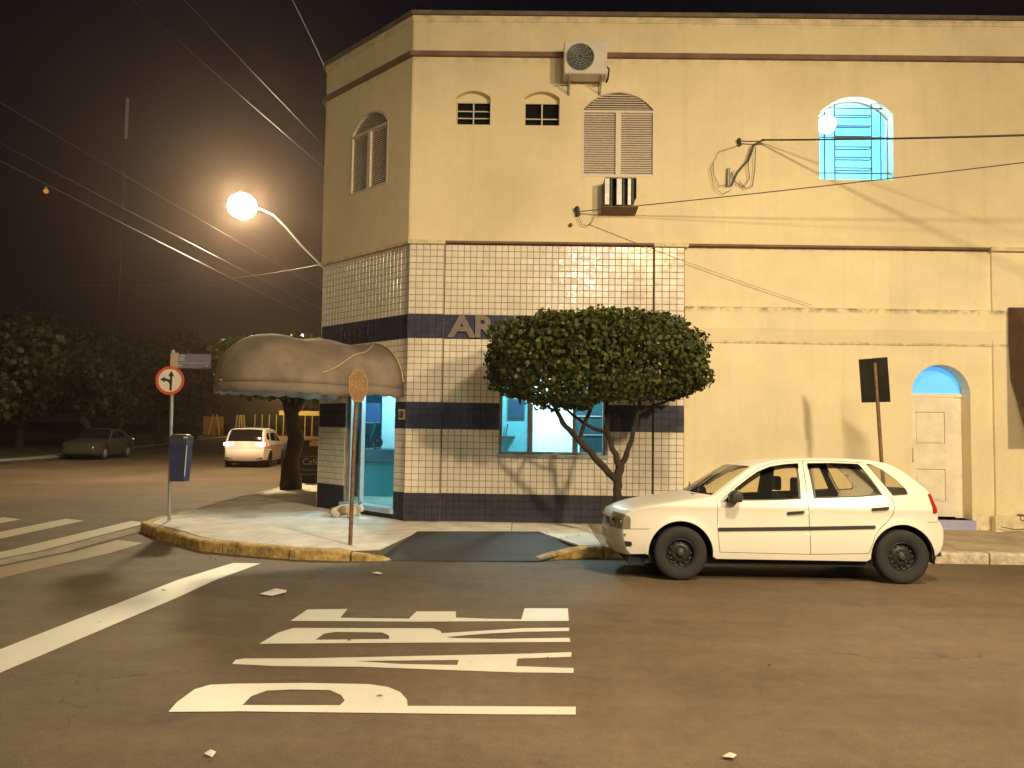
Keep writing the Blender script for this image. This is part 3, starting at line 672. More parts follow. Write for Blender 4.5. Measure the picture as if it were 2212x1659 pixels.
def text(s, fn, size, m, depth=.01, name='lettering', parent=None, bold=0, sx=1.0, shear=0, mirror=False):
    c = bpy.data.curves.new('t', 'FONT'); c.body = s; c.size = size; c.extrude = depth/2; c.offset = bold; c.shear = shear; c.resolution_u = 3
    o = bpy.data.objects.new('t', c); COL.objects.link(o); bpy.context.view_layer.update()
    me = bpy.data.meshes.new_from_object(o.evaluated_get(bpy.context.evaluated_depsgraph_get())); bpy.data.objects.remove(o)
    xs = [v.co.x for v in me.vertices]; x0 = min(xs); y0 = min(v.co.y for v in me.vertices)
    for v in me.vertices: v.co = Vector(fn((v.co.x-x0)*sx, v.co.y-y0, v.co.z+depth/2))
    me.materials.clear(); me.materials.append(m); me.name = name
    r = bpy.data.objects.new(name, me); COL.objects.link(r)
    if parent: r.parent = parent
    return r
text('108', lambda u, v, w: FC(2.515+u, 1.795+v, .013+w), .165, M['signk'], .004, 'digits', nw, .002, .62)
ls = empty('name_letters', (0, 0, 0)); tag(ls, 'raised metal letters on the upper navy band', 'lettering')
for ch, u, s in (('A', -1.22, 1.25), ('R', -.76, 1.10), ('A', -.30, 1.25)):
    text(ch, lambda a, v, w, u=u: FM(u+a, 3.14+v, .0+w), .49, M['letter'], .035, 'letter', ls, .018, s)
for i, ch in enumerate('HOTEL'):
    text(ch, lambda a, v, w, u=.52+i*.25: FC(u+a, 3.19+v, .0+w), .36, M['base'], .02, 'letter', ls, .008, .8)

# lobby interior
def lob(mbx, name, m): return hb(mbx, name, m)
q = MB(); q.add([(-3.55, 15.1, .28), (-1.85, 13.21, .28), (3.2, 13.21, .28), (3.2, 17.4, .28), (-3.55, 17.4, .28)], [(0, 1, 2, 3, 4)]); lob(q, 'lobby_floor', 'lobfloor')
q = MB(); q.add([(-3.55, 15.1, 3.1), (-1.85, 13.21, 3.1), (3.2, 13.21, 3.1), (3.2, 17.4, 3.1), (-3.55, 17.4, 3.1)], [(4, 3, 2, 1, 0)]); lob(q, 'lobby_ceiling', 'lobw')
roomshell(-3.55, 3.2, 13.24, 17.4, .28, 3.1, 'teal', 'lobby_wall', walls='B')
q = MB(); q.box((-3.57, 15.12, .28), (-3.5, 17.4, 3.1)); q.box((3.2, 13.24, .28), (3.27, 17.4, 3.1)); lob(q, 'lobby_wall', 'teal')
q = MB(); q.box((-1.10, 14.9, .281), (-.98, 17.39, 3.09)); lob(q, 'partition', 'lobw')     # bright partition right of the entrance view
q = MB(); q.box((.26, 15.55, .281), (1.06, 15.66, 2.75)); lob(q, 'white_partition', 'lobw')
q = MB(); q.box((1.07, 15.56, .281), (3.19, 15.68, 3.09)); lob(q, 'partition', 'teal')
q = MB(); q.box((-.97, 15.9, .281), (.26, 16.0, 3.09)); lob(q, 'partition', 'teal')
for loc, p, c in (((-2.2, 15.3, 2.85), 110, (.3, .82, 1)), ((.62, 14.3, 2.75), 320, (.62, .95, 1)), ((1.9, 14.4, 2.7), 40, (.3, .75, 1))):
    o = plight('room_light', loc, p, c, .12, H); o.matrix_parent_inverse = Matrix.Translation((0, -13.2, 0))
pc = empty('wall_picture', (-.02, 15.89, 2.02)); tag(pc, 'dark framed picture seen through the left pane of the reception window', 'picture')
MB().box((-.22, -.03, -.2), (.12, 0, .22)).build('frame', M['dteal'], pc); MB().box((-.19, -.04, -.17), (.09, -.031, .19)).build('print', M['screen'], pc)
wb = empty('wall_bracket', (-.27, 15.8, 1.45)); tag(wb, 'dark wall bracket shelf low in the left pane of the reception window', 'shelf')
MB().box((-.16, -.2, 0), (.18, .08, .04)).build('shelf', M['black'], wb); MB().tube([(0, 0, .04), (.03, 0, .28)], .012).build('arm', M['black'], wb)
cb = empty('dark_cabinet', (1.22, 14.9, .29)); tag(cb, 'dark glass-fronted cabinet behind the right pane of the reception window', 'cabinet')
MB().box((-.17, 0, 0), (.35, .5, 2.0)).build('carcass', M['dteal'], cb)
for z in (.9, 1.25, 1.6): MB().box((-.15, -.02, z), (.33, -.001, z+.02)).build('shelf', M['alu'], cb)
MB().box((-.12, -.05, .93), (-.09, -.02, 1.1)).build('bottle', M['lobw'], cb)
# desk, chair, fan, board in the entrance hall
q = MB(); q.box((-2.86, 16.35, .281), (-1.10, 16.45, 3.09)); lob(q, 'white_partition', 'lobw')
ds = empty('reception_desk', (-2.95, 15.6, .28)); tag(ds, 'grey-blue reception desk seen through the open entrance', 'desk')
q = MB(); q.box((-.22, -.12, .66), (.75, .5, .93)); q.bevel('counter', M['desk'], ds, .02)
MB().box((-.20, -.06, 0), (.70, .45, .66)).build('body', M['teal'], ds)
MB().box((-.26, -.16, .62), (-.18, -.08, .88)).build('corner_post', M['black'], ds)
MB().tube([(-.22, -.16, 0), (-.22, -.16, .62)], .022).build('leg', M['black'], ds)
fn_ = empty('desk_fan', (-2.80, 15.55, 1.21)); tag(fn_, 'small black desk fan standing on the reception desk', 'fan')
MB().lathe([(.11, -.02), (.11, .03), (.085, .03), (.085, -.02), (.11, -.02)], lambda x, y, h: (x, h, y+.12), 20).build('cage', M['black'], fn_)
for k in range(3): MB().tube([(0, 0, .12), (.07*cos(k*2.09), 0, .12+.07*sin(k*2.09))], [.012, .03], 6).build('blade', M['dteal'], fn_)
MB().tube([(0, .03, 0), (0, .03, .12)], .015).build('stand', M['black'], fn_); MB().lathe([(0, 0), (.08, 0), (.08, .02), (0, .03)], lambda x, y, h: (x, y, h), 14).build('base', M['black'], fn_)
ch_ = empty('desk_lamp', (-3.12, 15.62, 1.21)); tag(ch_, 'black bent-arm lamp standing on the reception desk beside the fan', 'lamp')
MB().tube([(0, 0, 0), (.01, 0, .16), (.06, 0, .24), (.15, .0, .25)], .013).build('arm', M['black'], ch_)
MB().tube([(.13, .0, .20), (.20, .0, .36), (.27, .0, .52)], [.045, .05, .012], 8).build('shade', M['dteal'], ch_)
MB().tube([(.16, 0, 0), (.14, 0, .2)], .014).build('stand', M['black'], ch_)
MB().lathe([(0, 0), (.06, 0), (.06, .015), (0, .02)], lambda x, y, h: (x+.02, y, h), 14).build('base', M['black'], ch_)
bb = empty('blue_board', (-3.05, 16.3, 1.93)); tag(bb, 'dark blue notice board on the entrance hall wall', 'board')
MB().box((-.22, 0, -.20), (.16, .04, .20)).build('panel', M['blue'], bb); MB().box((-.23, .0, -.215), (.17, .03, -.2)).build('frame', M['alu'], bb)
MB().tube([(-.03, .04, .0), (-.03, 1.1, 0)], .02).build('mount', M['alu'], bb)

# ------------------------------------------------------------------ canopy over the entrance
def canopy():
    root = empty('entrance_canopy', FC(1.72, 2.1, 0)); tag(root, 'grey-brown barrel canvas canopy with rounded end over the corner entrance', 'canopy')
    inv = Matrix.Translation(Vector(FC(1.72, 2.1, 0))*-1)
    Lt, Ld, a, h, zs = 1.85, .85, .93, .80, 2.28; uc = 1.72
    def S(th, t):   # t 0..1 straight, 1..2 dome
        if t <= 1: w, k = Lt*t, 1
        else: ph = (t-1)*pi/2; w, k = Lt+Ld*sin(ph), cos(ph)
        sag = -.055*sin(min(t, 1)*pi*2)**2*sin(th)
        rip = (.016*sin(th*7+t*5)+.010*sin(th*3-t*14)+.006*sin(th*17+t*9))*sin(t*pi) if t < 1 else .008*sin(th*9)*sin((t-1)*pi)
        return FC(uc+a*k*cos(th)*(1+rip), zs+h*(k if t > 1 else 1)**.8*sin(th)+sag+rip, w+.03)
    NT_, NS = 28, 26; q = MB(); vs = []
    for i in range(NS+1):
        t = 2*i/NS
        for j in range(NT_+1): vs.append(S(pi*j/NT_, t))
    fs = [(i*(NT_+1)+j, i*(NT_+1)+j+1, (i+1)*(NT_+1)+j+1, (i+1)*(NT_+1)+j) for i in range(NS) for j in range(NT_)]
    q.add(vs, fs, True); o = q.build('cover', M['canvas'], root, fix=True); o.matrix_parent_inverse = inv
    s_ = o.modifiers.new('s', 'SOLIDIFY'); s_.thickness = .006
    # scalloped valance around the rim
    rim = [S(0, 2*i/60) for i in range(61)]+[S(pi, 2*i/60) for i in range(60, -1, -1)]
    q = MB(); vs = []; acc = 0; P0 = Vector(rim[0])
    dens = []
    for p in rim:
        p = Vector(p); acc += (p-P0).length; P0 = p; dens.append((p, acc))
    for p, d in dens:
        dr = .13+.035*abs(sin(d*pi/.27)); vs += [p, p-Vector((0, 0, dr*.5)), p-Vector((0, 0, dr))]
    q.add(vs, [(i*3+k, i*3+k+1, (i+1)*3+k+1, (i+1)*3+k) for i in range(len(dens)-1) for k in range(2)], True)
    o = q.build('valance', M['canvas'], root); o.matrix_parent_inverse = inv; s_ = o.modifiers.new('s', 'SOLIDIFY'); s_.thickness = .004
    def seam(pts, r, name, m):
        q = MB().tube(pts, r, 6); o = q.build(name, M[m], root); o.matrix_parent_inverse = inv
    def lift(p, d=.012): return Vector(p)+Vector((.006, -.01, .008))
    seam([lift(S(pi*j/24, 0.0)) for j in range(1, 24)][:12], .011, 'piping', 'piping')
    seam([lift(S(.5*pi-.43*pi*(k/16)**.62, .02+.80*k/16)) for k in range(17)], .010, 'piping', 'piping')
    for t in (.33, .66, 1.0): seam([Vector(S(pi*j/24, t))*1.0-Vector((0, 0, .045))+Vector((-.02, .03, 0))*cos(pi*j/24)*2 for j in range(25)], .014, 'hoop', 'galv')
    for th in (0, pi): seam([Vector(S(th, t/6))+Vector((-.03, .03, -.03))*cos(th) for t in range(13)], .014, 'rail', 'galv')
canopy()

# ------------------------------------------------------------------ trees
def leafcloud(mbx, pts, size, up=.3):
    for p, nrm in pts:
        s = size*random.uniform(.7, 1.25)
        n = (Vector(nrm)*.7+Vector((random.gauss(0, .55), random.gauss(0, .55), random.gauss(0, .55)))).normalized()
        t = n.cross(Vector((random.gauss(0, 1), random.gauss(0, 1), random.gauss(0, 1)))).normalized(); b = n.cross(t); c = Vector(p)
        mbx.add([c-t*s*.5, c-t*s*.12+b*s*.42+n*s*.08, c+t*s*.30+b*s*.34+n*s*.05, c+t*s*.55, c+t*s*.30-b*s*.34+n*s*.05, c-t*s*.12-b*s*.42+n*s*.08], [(0, 5, 4, 3, 2, 1)])
def superell(c, r, e=.46):
    """random point near the surface of a flattened rounded block; returns p, normal"""
    while True:
        d = Vector((random.gauss(0, 1), random.gauss(0, 1), random.gauss(0, 1))).normalized()
        k = (abs(d.x)**(2/e)+abs(d.y)**(2/e)+abs(d.z)**(2/e))**(-e/2)
        return d*k, d
def clipped_tree(base, cc, cr, limbs, n, label, leafsize=.064, parts=280, fn_lump=None):
    root = empty('clipped_tree', base); tag(root, label, 'tree')
    B = Vector(base)
    for i, (pts, rs) in enumerate(limbs):
        q = MB(); P = []; R = []
        for k in range(len(pts)-1):
            for s in range(4):
                f = s/4; P.append(Vector(pts[k]).lerp(Vector(pts[k+1]), f)+Vector((random.gauss(0, .008), random.gauss(0, .008), 0))); R.append((rs[k]*(1-f)+rs[k+1]*f)*random.uniform(.93, 1.07))
        P.append(Vector(pts[-1])); R.append(rs[-1])
        q.tube([p-B for p in P], [x*(.80 if cr[0] < 1.58 else 1) for x in R], 10).build('trunk' if i == 0 else 'limb', M['bark'], root)
    pts = []; C = Vector(cc)-B
    for i in range(n):
        k, d = superell(None, None)
        f = random.random()**.13 if random.random() < .72 else random.uniform(.35, 1)
        ph = math.atan2(d.y, d.x)
        lump = 1+.05*sin(ph*5+d.z*4)+.035*sin(ph*11+d.z*9)
        p = Vector((k.x*cr[0]*lump, k.y*cr[1]*lump, k.z*cr[2]*(1+.06*sin(ph*4+1))))*f
        if fn_lump: p = fn_lump(p, k)
        if p is None: continue
        pts.append((C+p+Vector((random.gauss(0, .02), random.gauss(0, .02), random.gauss(0, .02))), d))
    pts.sort(key=lambda t: t[0].y); nearp = pts[:]
    front = [i for i in range(len(pts)) if i < len(pts)//5]; random.shuffle(front); sel = set(front[:parts])
    q = MB(); leafcloud(q, [pts[i] for i in range(len(pts)) if i not in sel], leafsize)
    q.build('foliage', M['leaf'], root, kind='stuff')
    lm = []
    for k in range(6):
        l = MB(); leafcloud(l, [((0, 0, 0), (0, -1, 0))], leafsize*1.1); lm.append(l.mesh('leaf', M['leaf']))
    for i in sel:
        o = bpy.data.objects.new('leaf', random.choice(lm)); COL.objects.link(o); o.parent = root; o.location = pts[i][0]; o.rotation_euler = [random.uniform(-.8, .8) for _ in range(3)]
    return root
def lumpR(p, k):
    # underside higher on the right, hollow between the two lobes
    x = p.x
    if p.z < 0 and .35 < x < .95 and random.random() < .55: return None
    if p.z < -.35 and x > -.1: p = Vector((p.x, p.y, p.z*.82))
    if x > 1.15: p = Vector((p.x, p.y, p.z*.84-.05))
    if x < -.9: p = Vector((p.x, p.y, p.z*.88+.0))
    return p
TB = (1.42, 11.55, .08)
clipped_tree(TB, (1.12, 11.55, 2.66), (1.54, .98, .69), [
 ([(1.42, 11.55, .03), (1.44, 11.55, .5), (1.43, 11.54, .85), (1.47, 11.55, 1.15)], [.10, .085, .08, .085]),
 ([(1.44, 11.55, .92), (1.28, 11.52, 1.05), (1.05, 11.5, 1.30), (.85, 11.48, 1.52), (.62, 11.46, 1.75), (.48, 11.4, 2.02), (.2, 11.4, 2.2)], [.07, .065, .06, .055, .045, .035, .02]),
 ([(.86, 11.48, 1.52), (.95, 11.5, 1.75), (1.08, 11.5, 2.1), (1.15, 11.5, 2.4)], [.04, .036, .03, .02]),
 ([(1.47, 11.55, 1.12), (1.38, 11.6, 1.35), (1.30, 11.65, 1.58), (1.28, 11.65, 2.0), (1.1, 11.65, 2.4)], [.065, .055, .05, .04, .02]),
 ([(1.30, 11.6, 1.60), (1.05, 11.6, 1.68), (.80, 11.6, 1.85), (.5, 11.6, 2.1)], [.032, .03, .026, .016]),
 ([(1.49, 11.55, 1.12), (1.58, 11.5, 1.35), (1.63, 11.5, 1.56), (1.72, 11.5, 1.9), (1.78, 11.5, 2.3)], [.06, .05, .045, .035, .02]),
 ([(1.70, 11.5, 1.88), (1.9, 11.45, 2.0), (2.25, 11.45, 2.12), (2.5, 11.4, 2.2)], [.032, .028, .024, .015]),
 ([(1.73, 11.5, 1.95), (1.6, 11.4, 2.08), (1.35, 11.4, 2.14)], [.02, .016, .01]),
 ([(.55, 11.44, 1.9), (.30, 11.4, 2.02), (-.05, 11.4, 2.12)], [.025, .02, .012]),
], 19500, 'clipped flat-topped tree with forked trunk between the white car and the reception window', fn_lump=lumpR)
TL = (-6.0+.42, 19.4, .08)
clipped_tree(TL, (-5.7, 19.4, 3.05), (1.6, 1.3, .75), [
 ([(-5.58, 19.4, .03), (-5.62, 19.4, .7), (-5.50, 19.4, 1.3), (-5.62, 19.4, 1.9), (-5.85, 19.4, 2.6)], [.27, .20, .19, .17, .13]),
 ([(-5.6, 19.4, 1.9), (-5.3, 19.4, 2.4), (-5.0, 19.4, 2.9)], [.1, .08, .05]),
 ([(-5.75, 19.4, 2.2), (-6.2, 19.3, 2.6), (-6.7, 19.3, 2.9)], [.09, .07, .04])],
 7000, 'dark leaning street tree whose crown is hidden behind the entrance canopy', .12, 60)

def park_tree(x, y, h, r, label, name='park_tree'):
    root = empty(name, (x, y, .05)); tag(root, label, 'tree', 'trees across the avenue')
    th = h*.38
    MB().tube([(0, 0, -.05), (random.uniform(-.2, .2), 0, th*.5), (random.uniform(-.4, .4), .1, th), (0, 0, h*.65)], [.28, .2, .16, .06], 8).build('trunk', M['bark'], root)
    for k in range(4):
        a = k*1.57+random.random(); MB().tube([(0, 0, th*.8), (cos(a)*r*.35, sin(a)*r*.35, th*1.25), (cos(a)*r*.6, sin(a)*r*.6, h*.62)], [.1, .07, .03], 6).build('limb', M['bark'], root)
    pts = []; lumps = [(Vector((random.gauss(0, r*.42), random.gauss(0, r*.42), h*.62+random.gauss(0, h*.14))), random.uniform(.35, .6)*r) for _ in range(11)]
    for c, rr in lumps:
        for _ in range(330):
            d = Vector((random.gauss(0, 1), random.gauss(0, 1), random.gauss(0, 1))).normalized(); pts.append((c+d*rr*random.random()**.35, d))
    pts = [p for p in pts if p[0].z > .5]
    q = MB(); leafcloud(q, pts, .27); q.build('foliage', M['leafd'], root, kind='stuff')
random.seed(21)
specs = [(-22.6, 29, 5.6, 2.5, 'leftmost dark tree across the avenue, cut by the photo edge'), (-24.5, 36, 6.8, 3.0, 'dark bushy tree behind the front of the parked sedan'),
 (-23.8, 43, 6.4, 2.9, 'dark tree directly behind the parked sedan'), (-25.5, 50, 7.4, 3.3, 'tall dark tree behind the round road sign'), (-26.5, 58, 8.2, 3.6, 'dark tree right of the round road sign'),
 (-30, 47, 9.4, 3.6, 'tallest dark tree in the second row across the avenue'), (-28, 67, 8.0, 3.5, 'dark tree above the white moving car'), (-31, 38, 8.2, 3.4, 'second-row dark tree at the left edge'), (-33, 80, 8, 3.6, 'far dark tree left of the yellow railing'), (-21.6, 90, 8.5, 3.6, 'far dark tree behind the entrance canopy')]
for s in specs: park_tree(*s)

# far railing and orange wall, lamp over them
fr = empty('yellow_railing', (-33, 104, -.09)); tag(fr, 'tall pale yellow railing far down the avenue beside the white car', 'railing')
for i in range(12):
    q = MB().tube([(i*.95-2, 0, 0), (i*.95-2, 0, 3.0+(.7 if i == 9 else 0))], .06, 6); q.build('post', M['yellowpost'], fr)
MB().box((1.2, -.1, 2.95), (8.6, .1, 3.55)).build('top_beam', M['yellowpost'], fr)
for i, (dx, l) in enumerate(((-8.2, .6), (-6.6, -.5), (-4.6, .25), (-4.1, .1), (-3.6, -.2), (-3.2, -.3))):
    MB().tube([(dx, 0, 0), (dx+l, 0, 2.9)], .08, 6).build('leaning_post', M['yellowpost'], fr)
ow = MB(); ow.box((-43.5, 108, -.09), (-41, 109, 2.6)); ow.bevel('orange_gate_pier', M['orangew'], None, .05, label='small orange wall end far behind the white car', cat='wall')
mbx = MB(); mbx.box((-36, 99, -.088), (-20, 116, .08)); mbx.build('far_pavement', mat('far_pavement', (.42, .26, .15), .9), kind='structure')

# ------------------------------------------------------------------ street lamps
def street_lamp(name, head, pole_xy, power, color, label, zp=None, armpts=None, zbase=0, r=.17, glow=None, aim=None, globe=False):
    root = empty(name, (pole_xy[0], pole_xy[1], zbase)); tag(root, label, 'street lamp', 'street lamps')
    P = Vector((pole_xy[0], pole_xy[1], zbase)); h = Vector(head)-P; zp = zp or head[2]+.3
    MB().tube([(0, 0, -.1), (0, 0, zp)], [.16, .10], 12).build('pole', M['gutter'], root)
    armpts = [Vector(p)-P for p in armpts] if armpts else [Vector((0, 0, h.z-1.2)), Vector((h.x*.5, h.y*.5, h.z-.15)), Vector((h.x*.85, h.y*.85, h.z+.1)), h+Vector((0, 0, .06))]
    MB().tube(armpts, .03, 8).build('arm', M['galv'], root)
    d = Vector((h.x, h.y, 0)).normalized()
    if globe:
        q = MB(); q.lathe([(.001, r+.06), (.10, r+.05), (.22, r-.10), (.20, r-.12)], lambda x, y, z: tuple(h+Vector((x, y, z))), 18); q.build('lamp_head', M['galv'], root)
        q = MB(); q.lathe([(r*sin(pi*i/14)+1e-4, -r*cos(pi*i/14)) for i in range(15)], lambda x, y, z: tuple(h+Vector((x, y, z*.9))), 24)  # oversized globe: the lamp's bloom is put into its shape
        q.build('lens', emis(name+'_bloom_globe', color, glow), root); return root
    q = MB(); q.lathe([(.001, .16), (.10, .15), (r, .06), (r+.015, .0)], lambda x, y, z: tuple(h+Vector((x, y, z))), 18); q.build('lamp_head', M['galv'], root)
    q = MB(); q.lathe([(r, 0), (r*.92, -r*.45), (r*.6, -r*.8), (.001, -r*.95)], lambda x, y, z: tuple(h+Vector((x, y, z))), 18)
    q.build('lens', emis(name+'_lens', color, glow or 60), root)
    p0 = h+Vector((0, 0, -r*1.05-.06))
    if aim:   # luminaire with a directional optic, tilted over the street
        l = bpy.data.lights.new('lamp_light', 'AREA'); l.shape = 'DISK'; l.size = .75; l.energy = power; l.color = color
        o = bpy.data.objects.new('lamp_light', l); COL.objects.link(o); o.parent = root; o.location = p0
        o.rotation_euler = Vector(aim).to_track_quat('-Z', 'Y').to_euler()
    else: plight('lamp_light', tuple(p0), power, color, .09, root)
street_lamp('street_lamp', LAMPS['A'][0], (-8.5, -4.4), LAMPS['A'][1], LAMPS['A'][2], 'street lamp on the near side, left, out of the picture', aim=(.45, .75, -.75))
street_lamp('street_lamp', LAMPS['B'][0], (7.8, -4.6), LAMPS['B'][1], LAMPS['B'][2], 'street lamp on the near side, right, out of the picture', aim=(-.3, .72, -.80))
street_lamp('street_lamp', LAMPS['C'][0], (2.4, -5.2), LAMPS['C'][1], LAMPS['C'][2], 'street lamp on the near side behind the camera', aim=(-.05, .75, -.75))
street_lamp('street_lamp', LAMPS['E'][0], (4.4, -2.4), LAMPS['E'][1], LAMPS['E'][2], 'long-armed street lamp reaching over the road in front of the camera', aim=(-.1, .30, -.95))
street_lamp('street_lamp', LAMP_D, (-5.35, 26.0), LAMP_D_P, (1, .80, .50), 'glowing street lamp on a curved arm beyond the corner building', zp=7.2, zbase=.08,
            globe=True, armpts=[(-5.35, 26, 5.9), (-6.55, 26, 6.82), (-7.4, 26, 7.66), (-7.95, 26, 8.28), (-8.35, 26, 8.66), (-8.8, 26, 8.86), LAMP_D[:2]+(8.95,)], r=.46, glow=880)
bulb((-31.3, 112, 14.3), .22, (.9, .95, 1), 60, 'tiny white lamp above the canopy far down the avenue', 'lamp', 0, 'distant_lamp')
plight('lamp_light', (-30, 97, 6.0), 2500, (1, .72, .3), .3, fr).matrix_parent_inverse = Matrix.Translation((33, -104, .09))
bulb((-30.9, 50, 16.5), .16, (1, .5, .12), .35, 'dim orange light high above the left trees', 'lamp', 0, 'orange_light')
ms = empty('added_mast', (-61, 118, 0)); tag(ms, 'thin vertical mast added for a faint line of light, its top made to glow, upper left', 'mast')  # mast added to carry a faint vertical line of light
MB().tube([(0, 0, 0), (0, 0, 45)], .05, 6).build('lower_mast', M['black'], ms)
MB().tube([(0, 0, 45), (0, 0, 51.3)], .22, 6).build('upper_mast', emis('mast_lit', (.045, .04, .03), 1), ms)  # top section glows by itself, as if lamplight fell on it

# ------------------------------------------------------------------ cables
def wire(name, a, b, sag, r, m, label, group=None, n=24, cat='cable'):
    a = Vector(a); b = Vector(b); pts = [a.lerp(b, i/n)+Vector((0, 0, -sag*4*(i/n)*(1-i/n))) for i in range(n+1)]
    return MB().tube(pts, r, 6).build(name, M[m], None, label=label, cat=cat, **({'group': group} if group else {}))
G1 = 'overhead wires along the avenue'
for a, b, sg, r, m, l in (
 ((-4.2, -3, 10.6), (-4.70, 19.3, 10.0), .12, .0045, 'wire', 'faint overhead wire nearest the building roof, top of the sky'),
 ((-8.6, -4, 10.4), (-5.4, 26, 9.7), .15, .005, 'wire', 'faint overhead wire second from the building, upper sky'),
 ((-10.6, -6, 10.4), (-5.4, 27, 9.3), .15, .0055, 'wire', 'faint overhead wire third from the building, just above the street lamp'),
 ((-11.6, -4, 8.3), (-5.4, 44, 6.2), .25, .009, 'wire', 'shiny overhead cable passing just below the street lamp'),
 ((-12.8, -2, 8.2), (-6.9, 46, 5.6), .35, .010, 'wire', 'lowest shiny overhead cable below the street lamp'),
 ((-12.0, -3, 8.0), (-6.3, 45, 6.0), .4, .009, 'wire', 'shiny overhead cable between its two neighbours under the lamp'),
 ((-5.4, 26, 7.3), (-19.8, 31, 7.2), .5, .010, 'wire', 'wire crossing the avenue from the lamp pole')):
    wire('overhead_wire', a, b, sg, r, m, l, G1)
fcb = [((3.94, 12.87, 6.49), (8.88, 8.42, 5.10), .05, .015, 'cable', 'thick dark service cable crossing in front of the lit window'),
       ((3.59, 12.87, 6.47), (3.98, 12.82, 6.46), .01, .009, 'cable', 'short thin wire from the black insulator on the wall'),
       ((.93, 12.88, 5.25), (10.1, 10.06, 5.70), .05, .008, 'cable', 'thin wire rising from the wall hook beneath the caged air conditioner'),
       ((1.1, 12.948, 5.06), (4.8, 12.948, 3.75), .04, .004, 'cablep', 'hair-thin cable running down the wall from the hook')]
for a, b, sg, r, m, l in fcb: wire('wall_cable', a, b, sg, r, m, l)
cl = empty('cable_loops', (3.8, 12.9, 6.2)); tag(cl, 'tangle of hanging cable loops on the wall left of the lit window', 'cable')
O = Vector((3.8, 12.9, 6.2))
for pts, r in (([(3.98, 12.84, 6.49), (3.80, 12.86, 6.40), (3.72, 12.88, 6.15), (3.55, 12.9, 5.95), (3.45, 12.9, 5.72)], .016),
               ([(3.82, 12.86, 6.38), (3.72, 12.88, 6.1), (3.75, 12.89, 5.85), (3.66, 12.9, 5.70), (3.52, 12.9, 5.78), (3.45, 12.9, 5.95)], .007),
               ([(3.84, 12.86, 6.36), (3.84, 12.9, 6.0), (3.80, 12.9, 5.72), (3.68, 12.9, 5.68), (3.58, 12.9, 5.80)], .006),
               ([(3.5, 12.9, 5.98), (3.38, 12.9, 5.74), (3.25, 12.9, 5.72), (3.16, 12.9, 5.9), (3.15, 12.9, 6.12)], .005),
               ([(3.55, 12.9, 6.4), (3.25, 12.9, 6.3), (3.10, 12.9, 6.0), (3.16, 12.9, 5.7), (3.3, 12.9, 5.58), (3.46, 12.9, 5.66)], .004)):
    MB().tube([Vector(p)-O for p in pts], r, 6).build('loop', M['cable'], cl)
MB().tube([Vector((3.41, 12.92, 6.02))-O, Vector((3.40, 12.9, 5.72))-O], .028, 8).build('connector', M['galv'], cl)
def insul(p, label, s=1):
    e = empty('wall_insulator', p); tag(e, label, 'insulator')
    MB().tube([(0, .06, 0), (0, -.02, 0)], .014, 6).build('pin', M['dsteel'], e)
    MB().tube([(-.01*s, 0, .06*s), (0, 0, .03*s), (.012*s, 0, -.02*s), (.02*s, 0, -.07*s)], [.025*s, .038*s, .028*s, .034*s], 8).build('insulator_body', M['black'], e)
insul((3.58, 12.90, 6.47), 'black insulator on the wall left of the lit window', .9)
insul((.90, 12.90, 5.27), 'black tilted insulator under the shutter, left of the caged unit', 1.15)
insul((8.36, 12.93, 4.62), 'small black insulator at the right edge by the capital', .6)
MB().tube([(.93, 12.9, 5.16), (.98, 12.9, 5.04), (1.08, 12.9, 5.02), (1.16, 12.9, 5.10), (1.19, 12.9, 5.2)], .005, 6).build('hanging_loop', M['cable'], None, label='thin wire loop hanging below the tilted insulator', cat='wire')
sk = MB(); sk.lathe([(.001, .05), (.03, .04), (.03, 0)], lambda x, y, h: (.80+x, 12.955-h, 5.04+y), 10); sk.build('junction_box', M['trim'], None, label='small round rusty cap on the wall below the tilted insulator', cat='fixture')

# ------------------------------------------------------------------ air conditioners
ac = empty('outdoor_unit', (1.02, 12.96, 7.36)); tag(ac, 'white split air-conditioner outdoor unit on brackets high on the wall', 'air conditioner')
q = MB(); q.box((-.38, -.40, .08), (.32, -.10, .63)); q.bevel('casing', M['white'], ac, .015)
q = MB()
for r in (.06, .10, .14, .18, .215): q.tube([(-.12+r*cos(a*pi/12), -.413, .36+r*sin(a*pi/12)) for a in range(25)], .005, 5, False)
for k in range(12): q.tube([(-.12+.03*cos(k*pi/6), -.415, .36+.03*sin(k*pi/6)), (-.12+.22*cos(k*pi/6), -.415, .36+.22*sin(k*pi/6))], .003, 4)
q.build('fan_grille', M['galv'], ac)
q = MB(); q.lathe([(.001, .402), (.222, .402), (.228, .408)], lambda x, y, h: (-.12+x, -h, .36+y), 28); q.build('fan_opening', mat('fan_dark', (.045, .06, .045), .6), ac)
q = MB(); q.box((-.37, -.41, .09), (.31, -.402, .125)); q.build('lower_panel', M['white'], ac)
for x in (-.28, .24):
    q = MB(); q.box((x-.015, -.42, .04), (x+.015, 0, .075)); q.tube([(x, -.38, .05), (x, -.01, -.10)], .012, 6); q.box((x-.02, -.02, -.12), (x+.02, 0, .10)); q.build('bracket', M['galv'], ac)
MB().tube([(.33, -.2, .3), (.38, -.15, .28), (.37, -.05, .15), (.35, 0, .12)], .016, 6).build('pipe', M['black'], ac)
uc = empty('caged_unit', (1.60, 12.96, 5.28)); tag(uc, 'old rusty window air-conditioner cage with dark slots and a drip tray', 'air conditioner')
q = MB(); q.box((-.27, -.34, .45), (.24, 0, .47)); q.build('top_sheet', M['dsteel'], uc)
for x0_, x1_ in ((-.27, -.20), (-.08, 0.0), (.10, .15)):
    MB().box((x0_, -.345, .02), (x1_, -.33, .45)).build('slat', M['galv'], uc)
